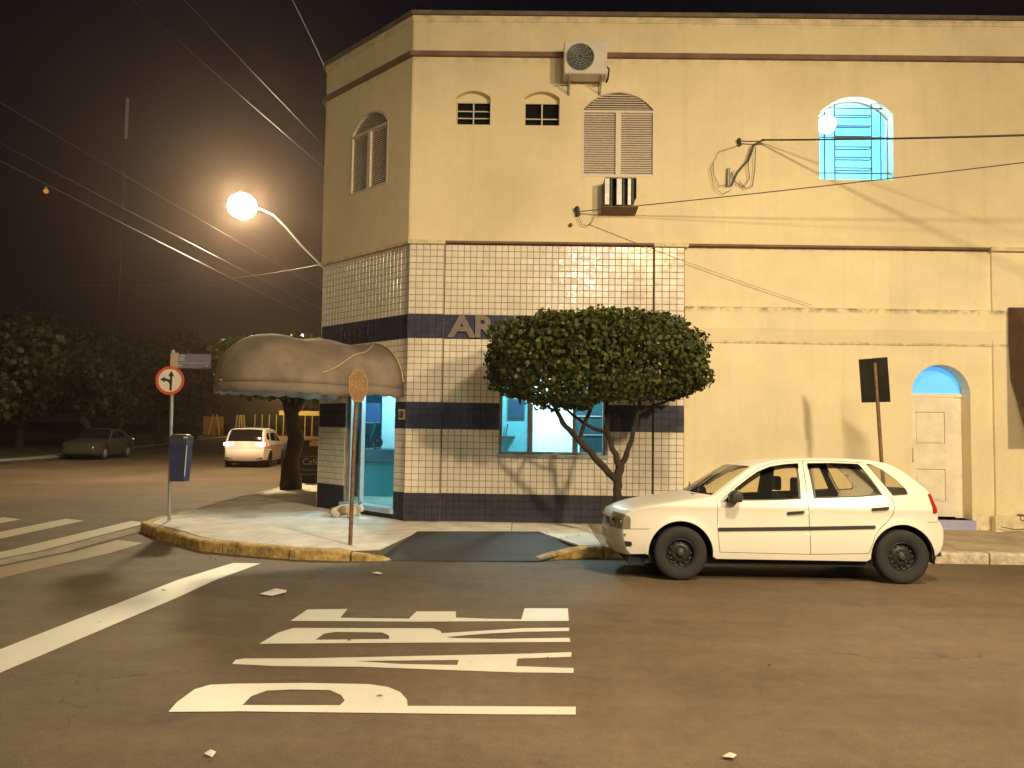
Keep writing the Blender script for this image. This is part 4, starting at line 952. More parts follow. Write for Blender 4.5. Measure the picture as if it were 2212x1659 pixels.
q = MB(); q.box((-.27, -.05, .02), (.24, -.03, .45)); q.box((-.27, -.33, .02), (-.262, -.05, .45)); q.box((.235, -.33, .14), (.242, -.05, .45)); q.build('inner_shell', M['dsteel'], uc)
for x in (-.17, .03, .18): MB().tube([(x, -.30, .0 if x < .1 else .06), (x, -.30, .45)], [.035, .035], 8).build('tube', M['black'], uc)
q = MB(); q.prism([(-.30, -.36), (.27, -.36), (.27, 0), (-.30, 0)], [], lambda u, v, w: (u, v, -.01+w-(v+.36)*.12), -.012, 0); q.build('drip_tray', M['trim'], uc)
nb = empty('side_awning', (8.0, 12.97, 1.7)); tag(nb, 'dark brown canvas awning cut by the right edge of the photo', 'awning')
q = MB(); prof = [(.04, 2.06), (.25, 2.0), (.42, 1.75), (.52, 1.4), (.58, .9), (.62, .35), (.63, .0)]
vs = [(u, -w, z) for u in (0, 3.5) for w, z in prof]; n = len(prof)
q.add(vs, [(i, i+1, n+i+1, n+i) for i in range(n-1)], True)
o = q.build('cover', M['awn'], nb); s_ = o.modifiers.new('s', 'SOLIDIFY'); s_.thickness = .008
q = MB(); q.prism([(-w, z) for w, z in prof]+[(-.06, .9), (-.02, 1.5)], [], lambda u, v, w: (w, u, v), -.006, .0); q.build('side_panel', M['awn'], nb, fix=True)
MB().tube([(.05, -.05, 1.32), (.02, -.1, 1.1), (.04, -.05, .95)], [.02, .035, .02], 6).build('clamp', M['dsteel'], nb)
pb_ = empty('drain_pipe_stub', (8.12, 12.90, .34)); tag(pb_, 'open pipe end in the plinth with loose wires, lower right', 'pipe')
q = MB(); q.lathe([(.055, -.05), (.055, .04), (.04, .04), (.038, -.03), (.001, -.03)], lambda x, y, h: (x, -h, y), 14); q.build('pipe_end', M['trim'], pb_)
MB().tube([(-.4, -.12, -.14), (-.2, -.14, -.18), (.05, -.13, -.16), (.3, -.14, -.19)], .008, 6).build('loose_wire', M['cable'], pb_)

# ------------------------------------------------------------------ signs
st = empty('stop_sign', (-2.25, 10.66, .06)); tag(st, 'octagonal stop sign reading PARE seen from an angle on a rusty leaning post', 'traffic sign')
MB().tube([(0, 0, -.05), (.015, 0, 1.3), (.045, 0, 2.32)], .028, 12).build('post', M['rust'], st)
def signframe(c, yaw):   # yaw: direction the face looks, degrees from -Y towards +X
    d = (cos(rad(yaw)), sin(rad(yaw))); return lambda u, v, w: (c[0]+u*d[0]+w*d[1], c[1]+u*d[1]-w*d[0], c[2]+v)
F = signframe((.06, -.035, 2.14), 66)
oc = [(.235*cos(pi/8+k*pi/4), .245*sin(pi/8+k*pi/4)) for k in range(8)]
MB().prism(oc, [], F, -.004, .002).build('plate', M['pare'], st)
MB().prism([(x*.98, y*.98) for x, y in oc], [[(x*.9, y*.9) for x, y in oc]], F, .002, .0035).build('border', M['pareW'], st)
text('PARE', lambda u, v, w: F(u-.165, v-.065, .003+w), .19, M['pareW'], .002, 'lettering', st, .003, .70)
pl = empty('direction_sign', (-5.70, 12.93, .06)); tag(pl, 'round red-rimmed sign with straight and left arrows on a pole at the corner', 'traffic sign')
MB().tube([(0, 0, -.05), (-.03, 0, 1.4), (-.045, 0, 2.80)], .028, 12).build('pole', M['galv'], pl)
MB().box((-.07, -.035, 2.5), (.06, -.028, 2.75)).build('bracket_plate', mat('beige_plate', (.46, .36, .26), .6), pl)
F = signframe((-.06, -.045, 2.29), 2)
disc = [(.235*cos(k*pi/18), .235*sin(k*pi/18)) for k in range(36)]; dins = [(x*.80, y*.80) for x, y in disc]
MB().prism(disc, [dins], F, -.003, .002).build('rim', M['signr'], pl); MB().prism(dins, [], F, -.003, .001).build('face', M['signw'], pl)
AR = [(.0, -.165), (.036, -.165), (.036, .07), (.066, .07), (.018, .165), (-.03, .07), (.0, .07), (.0, .01), (-.04, .028), (-.085, .034), (-.085, .062), (-.155, .015), (-.085, -.03), (-.085, -.004), (-.045, -.012), (-.012, -.04), (.0, -.075)]
MB().prism(AR[::-1] if sum(AR[i][0]*AR[(i+1) % len(AR)][1]-AR[(i+1) % len(AR)][0]*AR[i][1] for i in range(len(AR))) < 0 else AR, [], F, .001, .0035).build('arrows', M['signk'], pl)
sn = empty('street_name_sign', (-5.70, 12.95, 2.6)); tag(sn, 'dark blue street name plate above the round arrow sign', 'street sign')
MB().box((.04, -.012, -.04), (.58, .0, .20)).build('plate', M['plate'], sn); MB().box((.05, -.016, .045), (.57, -.0125, .052)).build('divider', M['platet'], sn)
for z, l in ((.155, .09), (.115, .08), (.085, .09)): MB().box((.06, -.016, z), (.06+l, -.0125, z+.018)).build('text_line', M['platet'], sn)
MB().box((.06, -.016, -.01), (.11, -.0125, .015)).build('text_line', M['platet'], sn); MB().box((.50, -.016, -.01), (.54, -.0125, .015)).build('text_line', M['platet'], sn)
MB().tube([(-.05, -.006, .02), (.06, -.006, .02)], .01).build('bracket', M['galv'], sn)
ps = empty('parking_sign', (5.30, 11.45, .06)); tag(ps, 'dark rectangular sign seen from behind on a leaning post beyond the white car', 'traffic sign')
MB().tube([(0, 0, -.05), (-.08, 0, 1.2), (-.16, 0, 2.62)], .026, 10).build('post', M['rust'], ps)
F = signframe((-.16, .03, 2.37), -62); F2 = lambda u, v, w: (lambda p: (p[0]+(p[2]-2.37)*-.06, p[1], p[2]))(F(u, v, w))
MB().prism(rect(-.24, -.32, .24, .32), [], F2, -.004, .002).build('plate', M['dsteel'], ps)
MB().prism(rect(-.03, -.28, .03, .28), [], F2, -.02, -.004).build('stiffener', M['dsteel'], ps)
# litter bin on the pole
lb = empty('litter_bin', (-5.56, 12.95, .70)); tag(lb, 'blue plastic litter bin hung on the corner sign pole', 'litter bin')
q = MB(); q.add([(x*s, y*s*.9, z) for z, s in ((0, .82), (.62, 1.0)) for x, y in ((-.15, -.14), (.15, -.14), (.15, .14), (-.15, .14))], [(0, 3, 2, 1), (4, 5, 6, 7), (0, 1, 5, 4), (1, 2, 6, 5), (2, 3, 7, 6), (3, 0, 4, 7)]); q.bevel('body', M['bin'], lb, .025)
q = MB(); q.add([(x*s, y*s*.9, z) for z, s in ((.60, 1.03), (.72, 1.0), (.77, .75)) for x, y in ((-.155, -.14), (.155, -.14), (.155, .14), (-.155, .14))], [(0, 3, 2, 1), (8, 9, 10, 11)]+[(r*4+i, r*4+(i+1) % 4, r*4+4+(i+1) % 4, r*4+4+i) for r in (0, 1) for i in range(4)]); q.bevel('lid', M['binlid'], lb, .02)
MB().tube([(.128, -.132, .10), (.152, -.142, .60)], .009, 8).build('edge_strip', M['white'], lb)
MB().tube([(.10, -.15, .72), (.155, -.15, .72)], .018, 8).build('latch', M['white'], lb)
MB().box((-.19, -.02, .3), (-.14, .02, .36)).build('clamp', M['dsteel'], lb)
# chalkboard
bd = empty('chalkboard_stand', (-5.62, 21.6, .08), rad(4)); tag(bd, 'black A-frame chalkboard with an orange label on the sidewalk by the corner', 'sign board')
for sg, nm in ((-1, 'board'), (1, 'back_board')):
    q = MB(); q.prism([(-.42, 0), (.42, 0), (.36, 1.15), (-.36, 1.15)], [], lambda u, v, w, sg=sg: (u, sg*(.30-v*.24)-w, v), -.02, 0); q.build(nm, M['board'], bd, fix=True)
q = MB(); q.prism([(-.12, 1.0), (.16, 1.0), (.16, 1.10), (.10, 1.14), (-.06, 1.14), (-.12, 1.10)], [], lambda u, v, w: (u, -(.30-v*.24)-w-.004, v), 0, .006); q.build('label_plate', M['orange'], bd)
text('Café', lambda u, v, w: (u-.26, -(.30-(v+.50)*.24)-.004-w, v+.50), .24, M['chalk'], .002, 'chalk_text', bd)
for z in (.36, .24, .72): q = MB().tube([(-.28+.05*i, -(.30-z*.24)-.004, z+.015*sin(i*2.3)) for i in range(11)], .006, 4); q.build('chalk_line', M['chalk'], bd)

# papers on the road
def litter(pts, z, label, name='paper_scrap'):
    q = MB(); n = len(pts); c = (sum(p[0] for p in pts)/n, sum(p[1] for p in pts)/n)
    vs = [(p[0], p[1], z+random.uniform(.004, .025)) for p in pts]+[(*c, z+.03)]
    q.add(vs, [(i, (i+1) % n, n) for i in range(n)]); q.build(name, M['paper'], None, label=label, cat='litter')
litter([(-2.50, 7.72), (-2.36, 7.66), (-2.26, 7.78), (-2.30, 7.95), (-2.42, 7.96)], .004, 'crumpled white paper on the road between the stop line and the lettering')
litter([(-1.65, 9.0), (-1.55, 8.97), (-1.52, 9.03), (-1.61, 9.06)], -.02, 'small white scrap on the road near the yellow curb')
litter([(-1.545, 4.0), (-1.50, 3.99), (-1.495, 4.03), (-1.53, 4.04)], .002, 'tiny white scrap on the road in front of the painted letters')
litter([(1.05, 4.10), (1.10, 4.08), (1.13, 4.12), (1.08, 4.15)], .002, 'tiny white scrap on the road at bottom right')

# ------------------------------------------------------------------ dog asleep by the doorstep
def skin(name, pts, edges, rad_, m, parent, sub=2):
    me = bpy.data.meshes.new(name); me.from_pydata(pts, edges, []); o = bpy.data.objects.new(name, me); COL.objects.link(o)
    s_ = o.modifiers.new('skin', 'SKIN'); s_.use_smooth_shade = True
    for i, r in enumerate(rad_):
        me.skin_vertices[0].data[i].radius = (r, r) if not isinstance(r, tuple) else r
    me.skin_vertices[0].data[0].use_root = True
    b_ = o.modifiers.new('sub', 'SUBSURF'); b_.levels = sub; b_.render_levels = sub
    me.materials.append(m); o.parent = parent; return o
dg = empty('dog', (-2.92, 13.40, .115), rad(-8)); dg.scale = (1.2, 1.15, 1.15); tag(dg, 'small white and tan dog lying on the sidewalk by the entrance step', 'dog')
P = [(-.16, .02, .09), (-.05, .0, .105), (.07, .0, .11), (.15, -.01, .12), (.21, -.03, .15), (.245, -.06, .13), (.27, -.10, .09),   # spine, neck, head, muzzle
     (-.22, .0, .06), (-.30, -.03, .025), (-.37, -.06, .018),                                                              # tail
     (-.14, -.07, .06), (-.05, -.12, .04), (-.13, -.14, .022), (-.05, -.17, .020),                                         # hind leg folded: knee, hock, paw
     (.12, -.06, .06), (.08, -.12, .028), (.17, -.155, .020),                                                             # fore leg
     (-.15, .09, .05), (-.06, .13, .025), (.13, .06, .05), (.19, .10, .022)]
E_ = [(0,1),(1,2),(2,3),(3,4),(4,5),(5,6),(0,7),(7,8),(8,9),(0,10),(10,11),(11,12),(12,13),(3,14),(14,15),(15,16),(0,17),(17,18),(3,19),(19,20)]
Rr = [.085,.088,.085,.07,.058,.052,.026,.035,.018,.008,.06,.032,.02,.02,.042,.024,.019,.045,.02,.035,.018]
skin('body', P, E_, Rr, M['furw'], dg)
for sx in (-1, 1):
    MB().add([(.20, -.03+sx*.035, .19), (.235, -.035+sx*.03, .195), (.215, -.035+sx*.055, .245)], [(0, 1, 2)]).add([(.20, -.03+sx*.035, .19), (.235, -.035+sx*.03, .195), (.20, -.02+sx*.03, .20), (.215, -.035+sx*.055, .245)], [(0, 2, 3), (1, 3, 2)]).build('ear', M['furt'], dg)
MB().lathe([(.012*sin(pi*i/6)+1e-4, -.012*cos(pi*i/6)) for i in range(7)], lambda x, y, h: (.283+x, -.122+y, .09+h), 10).build('nose', M['furd'], dg)
for sx in (-1, 1): MB().lathe([(.007*sin(pi*i/6)+1e-4, -.007*cos(pi*i/6)) for i in range(7)], lambda x, y, h: (.262+x+sx*.012, -.082+y+sx*.025, .152+h), 8).build('eye', M['furd'], dg)
for cx, cy, cz, rx, ry, rz in ((-.02, -.055, .10, .07, .045, .065), (.13, -.055, .115, .05, .03, .05), (-.17, -.035, .09, .05, .05, .05)):
    MB().lathe([(sin(pi*i/8)+1e-4, -cos(pi*i/8)) for i in range(9)], lambda x, y, h: (cx+x*rx, cy+y*ry, cz+h*rz), 14).build('tan_patch', M['furt'], dg)

# ------------------------------------------------------------------ cars
def make_car(p):
    """p: profile dict in car space: u from the nose back, z up, y across (0 = centre)"""
    HW = p['hw']; L = p['L']; belt = p['belt']; rz = p['roof']
    root = empty(p['name'], p['loc'], p['rz']); root.rotation_euler = (p.get('tilt', 0), 0, p['rz']); tag(root, p['label'], 'car', p.get('group'))
    body, sy = M[p['paint']], (-1, 1)
    def half(u, z):
        w = HW
        if z < .5: w -= .035*((.5-z)/.3)**2
        if z > belt-.12: w -= p['tumble']*(max(0, (z-belt+.12)/(rz-belt+.12)))**1.35
        if u < .8: w -= .15*((.8-u)/.8)**2.3
        if u > L-.7: w -= .11*((u-L+.7)/.7)**2
        # shoulder crease and slight flare over the wheels
        w += .010*math.exp(-((z-belt+.10)/.05)**2)
        for wu in p['wheels']:
            d = sqrt((u-wu)**2+(z-p['wr'])**2); w += .014*math.exp(-((d-p['ar'])/.05)**2)
        return w
    X = lambda u: u-L/2
    def side(poly, holes, name, m, s, off=0.0, parent=root, du=.06, dz=.05, fix=True):
        bm = bmesh.new(); loops = [poly]+list(holes); flat = [q for l in loops for q in l]
        vs = [bm.verts.new((a, 0, b)) for a, b in flat]
        for tr in tessellate_polygon([[Vector((a, b, 0)) for a, b in l] for l in loops]):
            try: bm.faces.new([vs[i] for i in tr])
            except ValueError: pass
        u0, u1 = min(a for a, b in flat), max(a for a, b in flat); z0, z1 = min(b for a, b in flat), max(b for a, b in flat)
        k = math.ceil(u0/du)
        while k*du < u1: bmesh.ops.bisect_plane(bm, geom=bm.verts[:]+bm.edges[:]+bm.faces[:], plane_co=(k*du, 0, 0), plane_no=(1, 0, 0)); k += 1
        k = math.ceil(z0/dz)
        while k*dz < z1: bmesh.ops.bisect_plane(bm, geom=bm.verts[:]+bm.edges[:]+bm.faces[:], plane_co=(0, 0, k*dz), plane_no=(0, 0, 1)); k += 1
        nrm = []
        bm.normal_update()
        for f in bm.faces:
            if f.normal.y*s < 0: f.normal_flip()
        for v in bm.verts:
            u, z = v.co.x, v.co.z; e = .01
            gu = (half(u+e, z)-half(u-e, z))/(2*e); gz = (half(u, z+e)-half(u, z-e))/(2*e)
            n_ = Vector((-gu, s, -gz)).normalized(); nrm.append(n_)
            v.co = Vector((X(u), s*(half(u, z)+off), z))
        me = bpy.data.meshes.new(name); bm.to_mesh(me); bm.free()
        for f in me.polygons: f.use_smooth = True
        me.normals_split_custom_set_from_vertices(nrm); me.materials.append(m)
        o = bpy.data.objects.new(name, me); COL.objects.link(o); o.parent = parent; return o
    def strip(u0z0, name, m, s, off, **k): return side(u0z0, [], name, m, s, off, **k)
    arcs = []
    for wu in p['wheels']:
        arcs.append([(wu+p['ar']*cos(a), p['wr']+p['ar']*sin(a)) for a in [rad(190-10*i*20/20) for i in range(21)]])
    # outline: top from nose to tail, then along the sill with the wheel arches
    top = p['top']; sill = p['sill']
    def arcpts(wu):  # from rear side over the top to front side
        zr_ = sill+.03; a0 = math.asin((zr_-p['wr'])/p['ar']); n = 22
        return [(wu+p['ar']*cos(a0+(pi-2*a0)*i/n), p['wr']+p['ar']*sin(a0+(pi-2*a0)*i/n)) for i in range(n+1)]
    fw, rw = p['wheels']
    out = top+[(p['wheels'][1]+p['ar']+.03, sill+.04)]+arcpts(rw)+[(rw-p['ar']-.04, sill), (fw+p['ar']+.04, sill)]+arcpts(fw)+[(fw-p['ar']-.03, sill+.04)]
    for s in sy:
        side(out, [p['apert']]+p['quarters'], 'side_body', body, s)
        side([(a, b) for a, b in p['apert']], p['wins'], 'door_jamb', M['lining'], s, -.022, du=.15, dz=.15)
        for i, (dr, wn_) in enumerate(zip(p['doors'], p['wins'])):
            side(dr, [wn_], 'door' if p['full'] else 'door', body, s)
        cen = lambda l: (sum(a for a, b in l)/len(l), sum(b for a, b in l)/len(l))
        grow = lambda l, k: [((a-cen(l)[0])*k+cen(l)[0], (b-cen(l)[1])*k+cen(l)[1]) for a, b in l]
        for l in p['wins']+p['quarters']:
            side(grow(l, 1.02), [], 'side_window', M['cglass'], s, -.008, du=.2, dz=.1)
            side(grow(l, 1.0), [grow(l, .93)], 'window_seal', M['plastic'], s, .001)
        if p['full']:
            for i, l in enumerate(p['wins']):
                vis = p['visors'][i]; side(vis, [], 'rain_visor', M['visor'], s, .022)
            side(p['trim'], [], 'side_moulding', M['plastic'], s, .010)
            q = MB()
            for k, (hu, hz) in enumerate(p['handles']):
                q = MB(); y0 = s*(half(hu, hz)+.004)
                q.prism([(hu-.09, hz-.012), (hu+.10, hz+.006), (hu+.10, hz+.034), (hu-.09, hz+.018)], [], lambda a, b, w: (X(a), y0+s*w, b), 0, .018); q.bevel('door_handle', M['plastic'], root, .005)
                q = MB(); q.prism([(hu-.035+.05*cos(t*pi/8), hz+.02+.028*sin(t*pi/8)) for t in range(0, 17, 2)], [], lambda a, b, w: (X(a), s*(half(a, b)-.002)+s*w, b), 0, .003); q.build('handle_recess', M['carw'], root, fix=True)
            mu, mz = p['mirror']
            q = MB(); yy = half(mu, mz)
            ring = [(-.07, -.05), (.06, -.06), (.085, .0), (.06, .055), (-.02, .075), (-.07, .03)]
            vs = [(X(mu)+a*k, s*(yy+w), mz+b*k) for w, k in ((.03, .7), (.06, 1), (.15, 1), (.19, .75)) for a, b in ring]
            q.add(vs, [tuple(range(6)), tuple(range(18, 24))]+[(r*6+i, r*6+(i+1) % 6, r*6+6+(i+1) % 6, r*6+6+i) for r in range(3) for i in range(6)])
            q.bevel('mirror', M['plastic'], root, .012)
            side([(mu-.12, mz-.06), (mu+.10, mz-.06), (mu+.02, mz+.06)], [], 'mirror_base', M['plastic'], s, .006)
    # full-width skin from the top outline
    NC = 22; ss = [-1+2*i/NC for i in range(NC+1)]
    prof_s = lambda a: a
    ts = [-1, -.99, -.965, -.93, -.88, -.8]+[-.7+.14*i for i in range(11)]+[.8, .88, .93, .965, .99, 1]
    nT = len(top); G = []
    for i, (u, z) in enumerate(top):
        a, b = top[max(i-1, 0)], top[min(i+1, nT-1)]; t = Vector((b[0]-a[0], b[1]-a[1])).normalized(); nr = Vector((-t.y, t.x))  # outwards (up on the roof)
        bul, rnd = p['bulge'](u, z); y0 = half(u, z); row = []
        for k in ts:
            e = max(0, (abs(k)-.8)/.2); d = bul*(1-k*k)+rnd*(sqrt(max(0, 1-e*e)))
            row.append((X(u+nr.x*d-(p['fwd'](u, z)*(1-abs(k)**2.6) if 'fwd' in p else 0)), k*y0, z+nr.y*d))
        G.append(row)
    def patch(i0, i1, kmin, kmax, name, m, invert=False, parent=root):
        q = MB(); vs = []; idx = [j for j, k in enumerate(ts) if kmin-1e-6 <= k <= kmax+1e-6]
        for i in range(i0, i1+1): vs += [G[i][j] for j in idx]
        n = len(idx); q.add(vs, [(a*n+b, (a+1)*n+b, (a+1)*n+b+1, a*n+b+1) for a in range(i1-i0) for b in range(n-1)], True)
        return q.build(name, m, parent)
    for name, i0, i1, k, m in p['patches']:
        if k < 1:
            patch(i0, i1, -k, k, name, m); patch(i0, i1, -1, -k, 'pillar', body); patch(i0, i1, k, 1, 'pillar', body)
        else: patch(i0, i1, -1, 1, name, m)
    # underbody, inner arches, cabin
    q = MB(); q.box((X(.25), -HW+.12, .17), (X(L-.25), HW-.12, .26)); q.build('underbody', M['lining'], root)
    q = MB(); q.box((X(fw+.42), -HW+.10, .26), (X(rw-.40), HW-.10, .34)); q.box((X(p['cowl']-.05), -HW+.12, .30), (X(p['cowl']+.30), HW-.12, belt-.04)); q.bevel('dashboard', M['lining'], root, .04)
    for s in sy:
        for wu in p['wheels']:
            q = MB(); a0 = -.2; pts = [(wu+p['ar']*1.01*cos(a0+(pi-2*a0)*i/16), p['wr']+p['ar']*1.01*sin(a0+(pi-2*a0)*i/16)) for i in range(17)]
            vs = [(X(a), s*w, b) for w in (HW-.02, HW-.26) for a, b in pts]
            q.add(vs, [(i, i+1, 18+i, 17+i) for i in range(16)]); q.add([(X(a), s*(HW-.26), b) for a, b in pts], [tuple(range(17))]); q.build('wheel_housing', M['lining'], root)
            we = empty('wheel', (X(wu), s*(HW-.085), p['wr']-.0), 0, root); R = p['wr']; ww = .088
            q = MB(); pr = [(R*.54, ww*.75), (R*.60, ww*.97), (R*.82, ww), (R*.94, ww*.93), (R*.985, ww*.75), (R, ww*.45), (R*.975, ww*.40), (R, ww*.33), (R, .01), (R*.975, .0), (R, -.01), (R, -ww*.6), (R*.97, -ww*.9), (R*.6, -ww*.8)]
            q.lathe(pr, lambda x, y, h: (x, s*h, y), 40); q.build('tyre', M['rubber'], we, fix=True)
            q = MB(); q.lathe([(R*.56, ww*.70), (R*.545, ww*.86), (R*.51, ww*.84), (R*.485, ww*.45), (R*.46, ww*.25), (R*.41, ww*.28), (R*.34, ww*.48), (R*.24, ww*.55), (R*.20, ww*.5), (R*.17, ww*.55), (.001, ww*.62)], lambda x, y, h: (x, s*h, y), 32); q.build('rim', M['rim'], we, fix=True)
            q = MB()
            for k in range(12):
                a = k*pi/6; q.lathe([(.001, ww*.44), (R*.045, ww*.44), (R*.05, ww*.3)], lambda x, y, h: (R*.40*cos(a)+x, s*h, R*.40*sin(a)+y), 8)
            q.build('rim_holes', M['plastic'], we)
            q = MB(); q.lathe([(R*.13, ww*.5), (R*.13, ww*.78), (R*.08, ww*.82), (.001, ww*.84)], lambda x, y, h: (x, s*h, y), 16)
            for k in range(4): q.lathe([(R*.03, ww*.6), (R*.03, ww*.72), (.001, ww*.73)], lambda x, y, h: (R*.22*cos(k*pi/2+.6)+x, s*h, R*.22*sin(k*pi/2+.6)+y), 8)
            q.build('hub', M['dsteel'], we)
    if p['full']:
        for s in sy:
            for su, bk in ((1.80, .78), (2.66, .72)):
                sx = X(su); seat = empty('seat', (sx, s*.36, .34), 0, root)
                q = MB(); q.box((-.22, -.23, .0), (.28, .23, .18)); q.bevel('cushion', M['seat'], seat, .05, 3)
                q = MB(); q.add([(.20+z*.28+dx, y, .12+z*(.48 if su < 2 else .34)) for z in (0, 1) for dx, y in ((0, -.22+.03*z), (.12-.03*z, -.22+.03*z), (.12-.03*z, .22-.03*z), (0, .22-.03*z))], [(0, 1, 2, 3), (4, 7, 6, 5), (0, 4, 5, 1), (1, 5, 6, 2), (2, 6, 7, 3), (3, 7, 4, 0)]); q.bevel('backrest', M['seat'], seat, .04, 3)
                if su < 2:
                    q = MB(); q.box((.44, -.11, .64), (.52, .11, .82)); q.bevel('headrest', M['seat'], seat, .03, 3)
        c = Vector((X(1.52), -.36, .86)); q = MB()
        q.tube([c+Vector((.07*sin(a*pi/12)*.55, .18*cos(a*pi/12), .18*sin(a*pi/12)*.9)) for a in range(25)], .013, 8, False); q.tube([c+Vector((-.2, 0, -.08)), c], .03, 8); q.build('steering_wheel', M['plastic'], root)
        MB().tube([(X(1.98), .0, 1.335), (X(1.93), 0, 1.27)], .01).build('mirror_stalk', M['plastic'], root)
        MB().box((X(1.90), -.11, 1.20), (X(1.93), .11, 1.27)).bevel('interior_mirror', M['plastic'], root, .01)
        for s in sy: side([(2.20, .85), (2.32, .85), (2.32, 1.33), (2.20, 1.33)], [], 'pillar_trim', M['lining'], s, -.04)
    return root, X, half, G, side, patch, ts
gol = dict(name='parked_hatchback', label='white four-door hatchback with black wheels parked along the curb', full=True, loc=(0, 0, 0), rz=0, tilt=rad(-2.0),
 hw=.81, L=3.82, belt=.93, roof=1.40, tumble=.225, wr=.300, ar=.362, wheels=(.825, 3.315), paint='carw', sill=.245, cowl=1.22,
 top=[(.27, .275), (.225, .33), (.20, .42), (.19, .50), (.19, .555), (.195, .60), (.20, .66), (.225, .712), (.29, .748), (.37, .778), (.47, .808), (.60, .837), (.75, .862), (.90, .885), (1.05, .907), (1.15, .925), (1.22, .942),
      (1.34, 1.03), (1.46, 1.118), (1.58, 1.205), (1.68, 1.272), (1.78, 1.315), (1.90, 1.342), (2.05, 1.362), (2.30, 1.376), (2.60, 1.381), (2.90, 1.379), (3.08, 1.370), (3.20, 1.348), (3.32, 1.304), (3.42, 1.240), (3.53, 1.155), (3.62, 1.080), (3.68, 1.020), (3.71, .95), (3.735, .85), (3.75, .75), (3.755, .69), (3.79, .66), (3.82, .60), (3.82, .52), (3.81, .44), (3.785, .37), (3.72, .32)],
 apert=[(1.235, .925), (1.235, .60), (1.262, .318), (2.30, .310), (2.93, .330), (2.965, .42), (3.00, .53), (3.07, .62), (3.16, .70), (3.215, .78), (3.235, .87), (3.225, .95), (3.19, .995), (3.08, 1.165), (2.965, 1.352), (2.60, 1.366), (2.28, 1.362), (2.05, 1.348), (1.90, 1.326), (1.76, 1.276), (1.60, 1.165), (1.42, 1.035)],
 doors=[[(1.240, .925), (1.240, .60), (1.268, .323), (2.280, .316), (2.272, .55), (2.262, .80), (2.262, .94), (2.270, 1.356), (2.05, 1.343), (1.90, 1.321), (1.765, 1.272), (1.603, 1.161), (1.425, 1.031)],
        [(2.287, .316), (2.925, .336), (2.96, .42), (2.995, .53), (3.066, .625), (3.155, .705), (3.21, .783), (3.229, .87), (3.219, .948), (3.185, .993), (3.076, 1.16), (2.962, 1.346), (2.60, 1.360), (2.277, 1.356), (2.269, .94), (2.269, .80), (2.279, .55)]],
 wins=[[(1.325, .898), (1.455, 1.035), (1.60, 1.140), (1.73, 1.226), (1.88, 1.286), (2.05, 1.316), (2.212, 1.330), (2.205, 1.10), (2.190, .925), (1.90, .908), (1.60, .900)],
       [(2.325, 1.332), (2.60, 1.338), (2.88, 1.334), (2.93, 1.318), (3.02, 1.175), (3.125, .985), (2.80, .955), (2.335, .935)]],
 quarters=[[(3.000, 1.340), (3.06, 1.332), (3.18, 1.270), (3.30, 1.172), (3.40, 1.065), (3.42, 1.012), (3.405, .992), (3.235, .980)]],
 visors=[[(1.46, 1.04), (1.60, 1.142), (1.73, 1.228), (1.88, 1.288), (2.05, 1.318), (2.215, 1.332), (2.212, 1.275), (2.05, 1.268), (1.90, 1.240), (1.76, 1.185), (1.62, 1.10), (1.49, 1.010)], [(2.320, 1.334), (2.60, 1.341), (2.90, 1.336), (2.955, 1.27), (2.60, 1.278), (2.323, 1.272)]],
 trim=[(1.245, .555), (2.20, .581), (3.00, .611), (3.012, .628), (3.00, .648), (2.20, .621), (1.245, .595)], handles=[(2.11, .765), (3.06, .825)], mirror=(1.42, .945),
 bulge=lambda u, z: ((.01, .02) if u < .24 and z < .70 else (.012, .02) if u < .3 else (.022, .018) if u < 1.2 else (.02, .012) if u < 1.75 and z < 1.3 else (.010, .010) if u < 3.3 else (.03, .02) if z > 1.0 else (.045, .035)),
 fwd=lambda u, z: (.115 if u < .24 else .115*max(0, 1-(u-.24)/.4) if u < .64 else .15*max(0, (u-.80)/.42) if u <= 1.22 else max(0, .15-.10*(u-1.22)/.5) if u < 2.1 else 0),
 patches=[('front_bumper', 0, 4, 1, M['carw']), ('nose', 4, 8, 1, M['carw']), ('hood', 8, 16, 1, M['carw']), ('windshield', 16, 20, .93, M['cglass']), ('roof', 20, 28, 1, M['carw']), ('rear_window', 28, 33, .88, M['cglass']), ('tailgate', 33, 37, 1, M['carw']), ('rear_bumper', 37, 43, 1, M['carw'])])
car, X, half, G, side, patch, ts = make_car(gol)
car.location = (1.01+1.91, 9.05+.81-.085, -.05)
def cbox(a, b, name, m, r=.006, par=None): q = MB(); q.box(a, b); return q.bevel(name, M[m] if isinstance(m, str) else m, par or car, r)
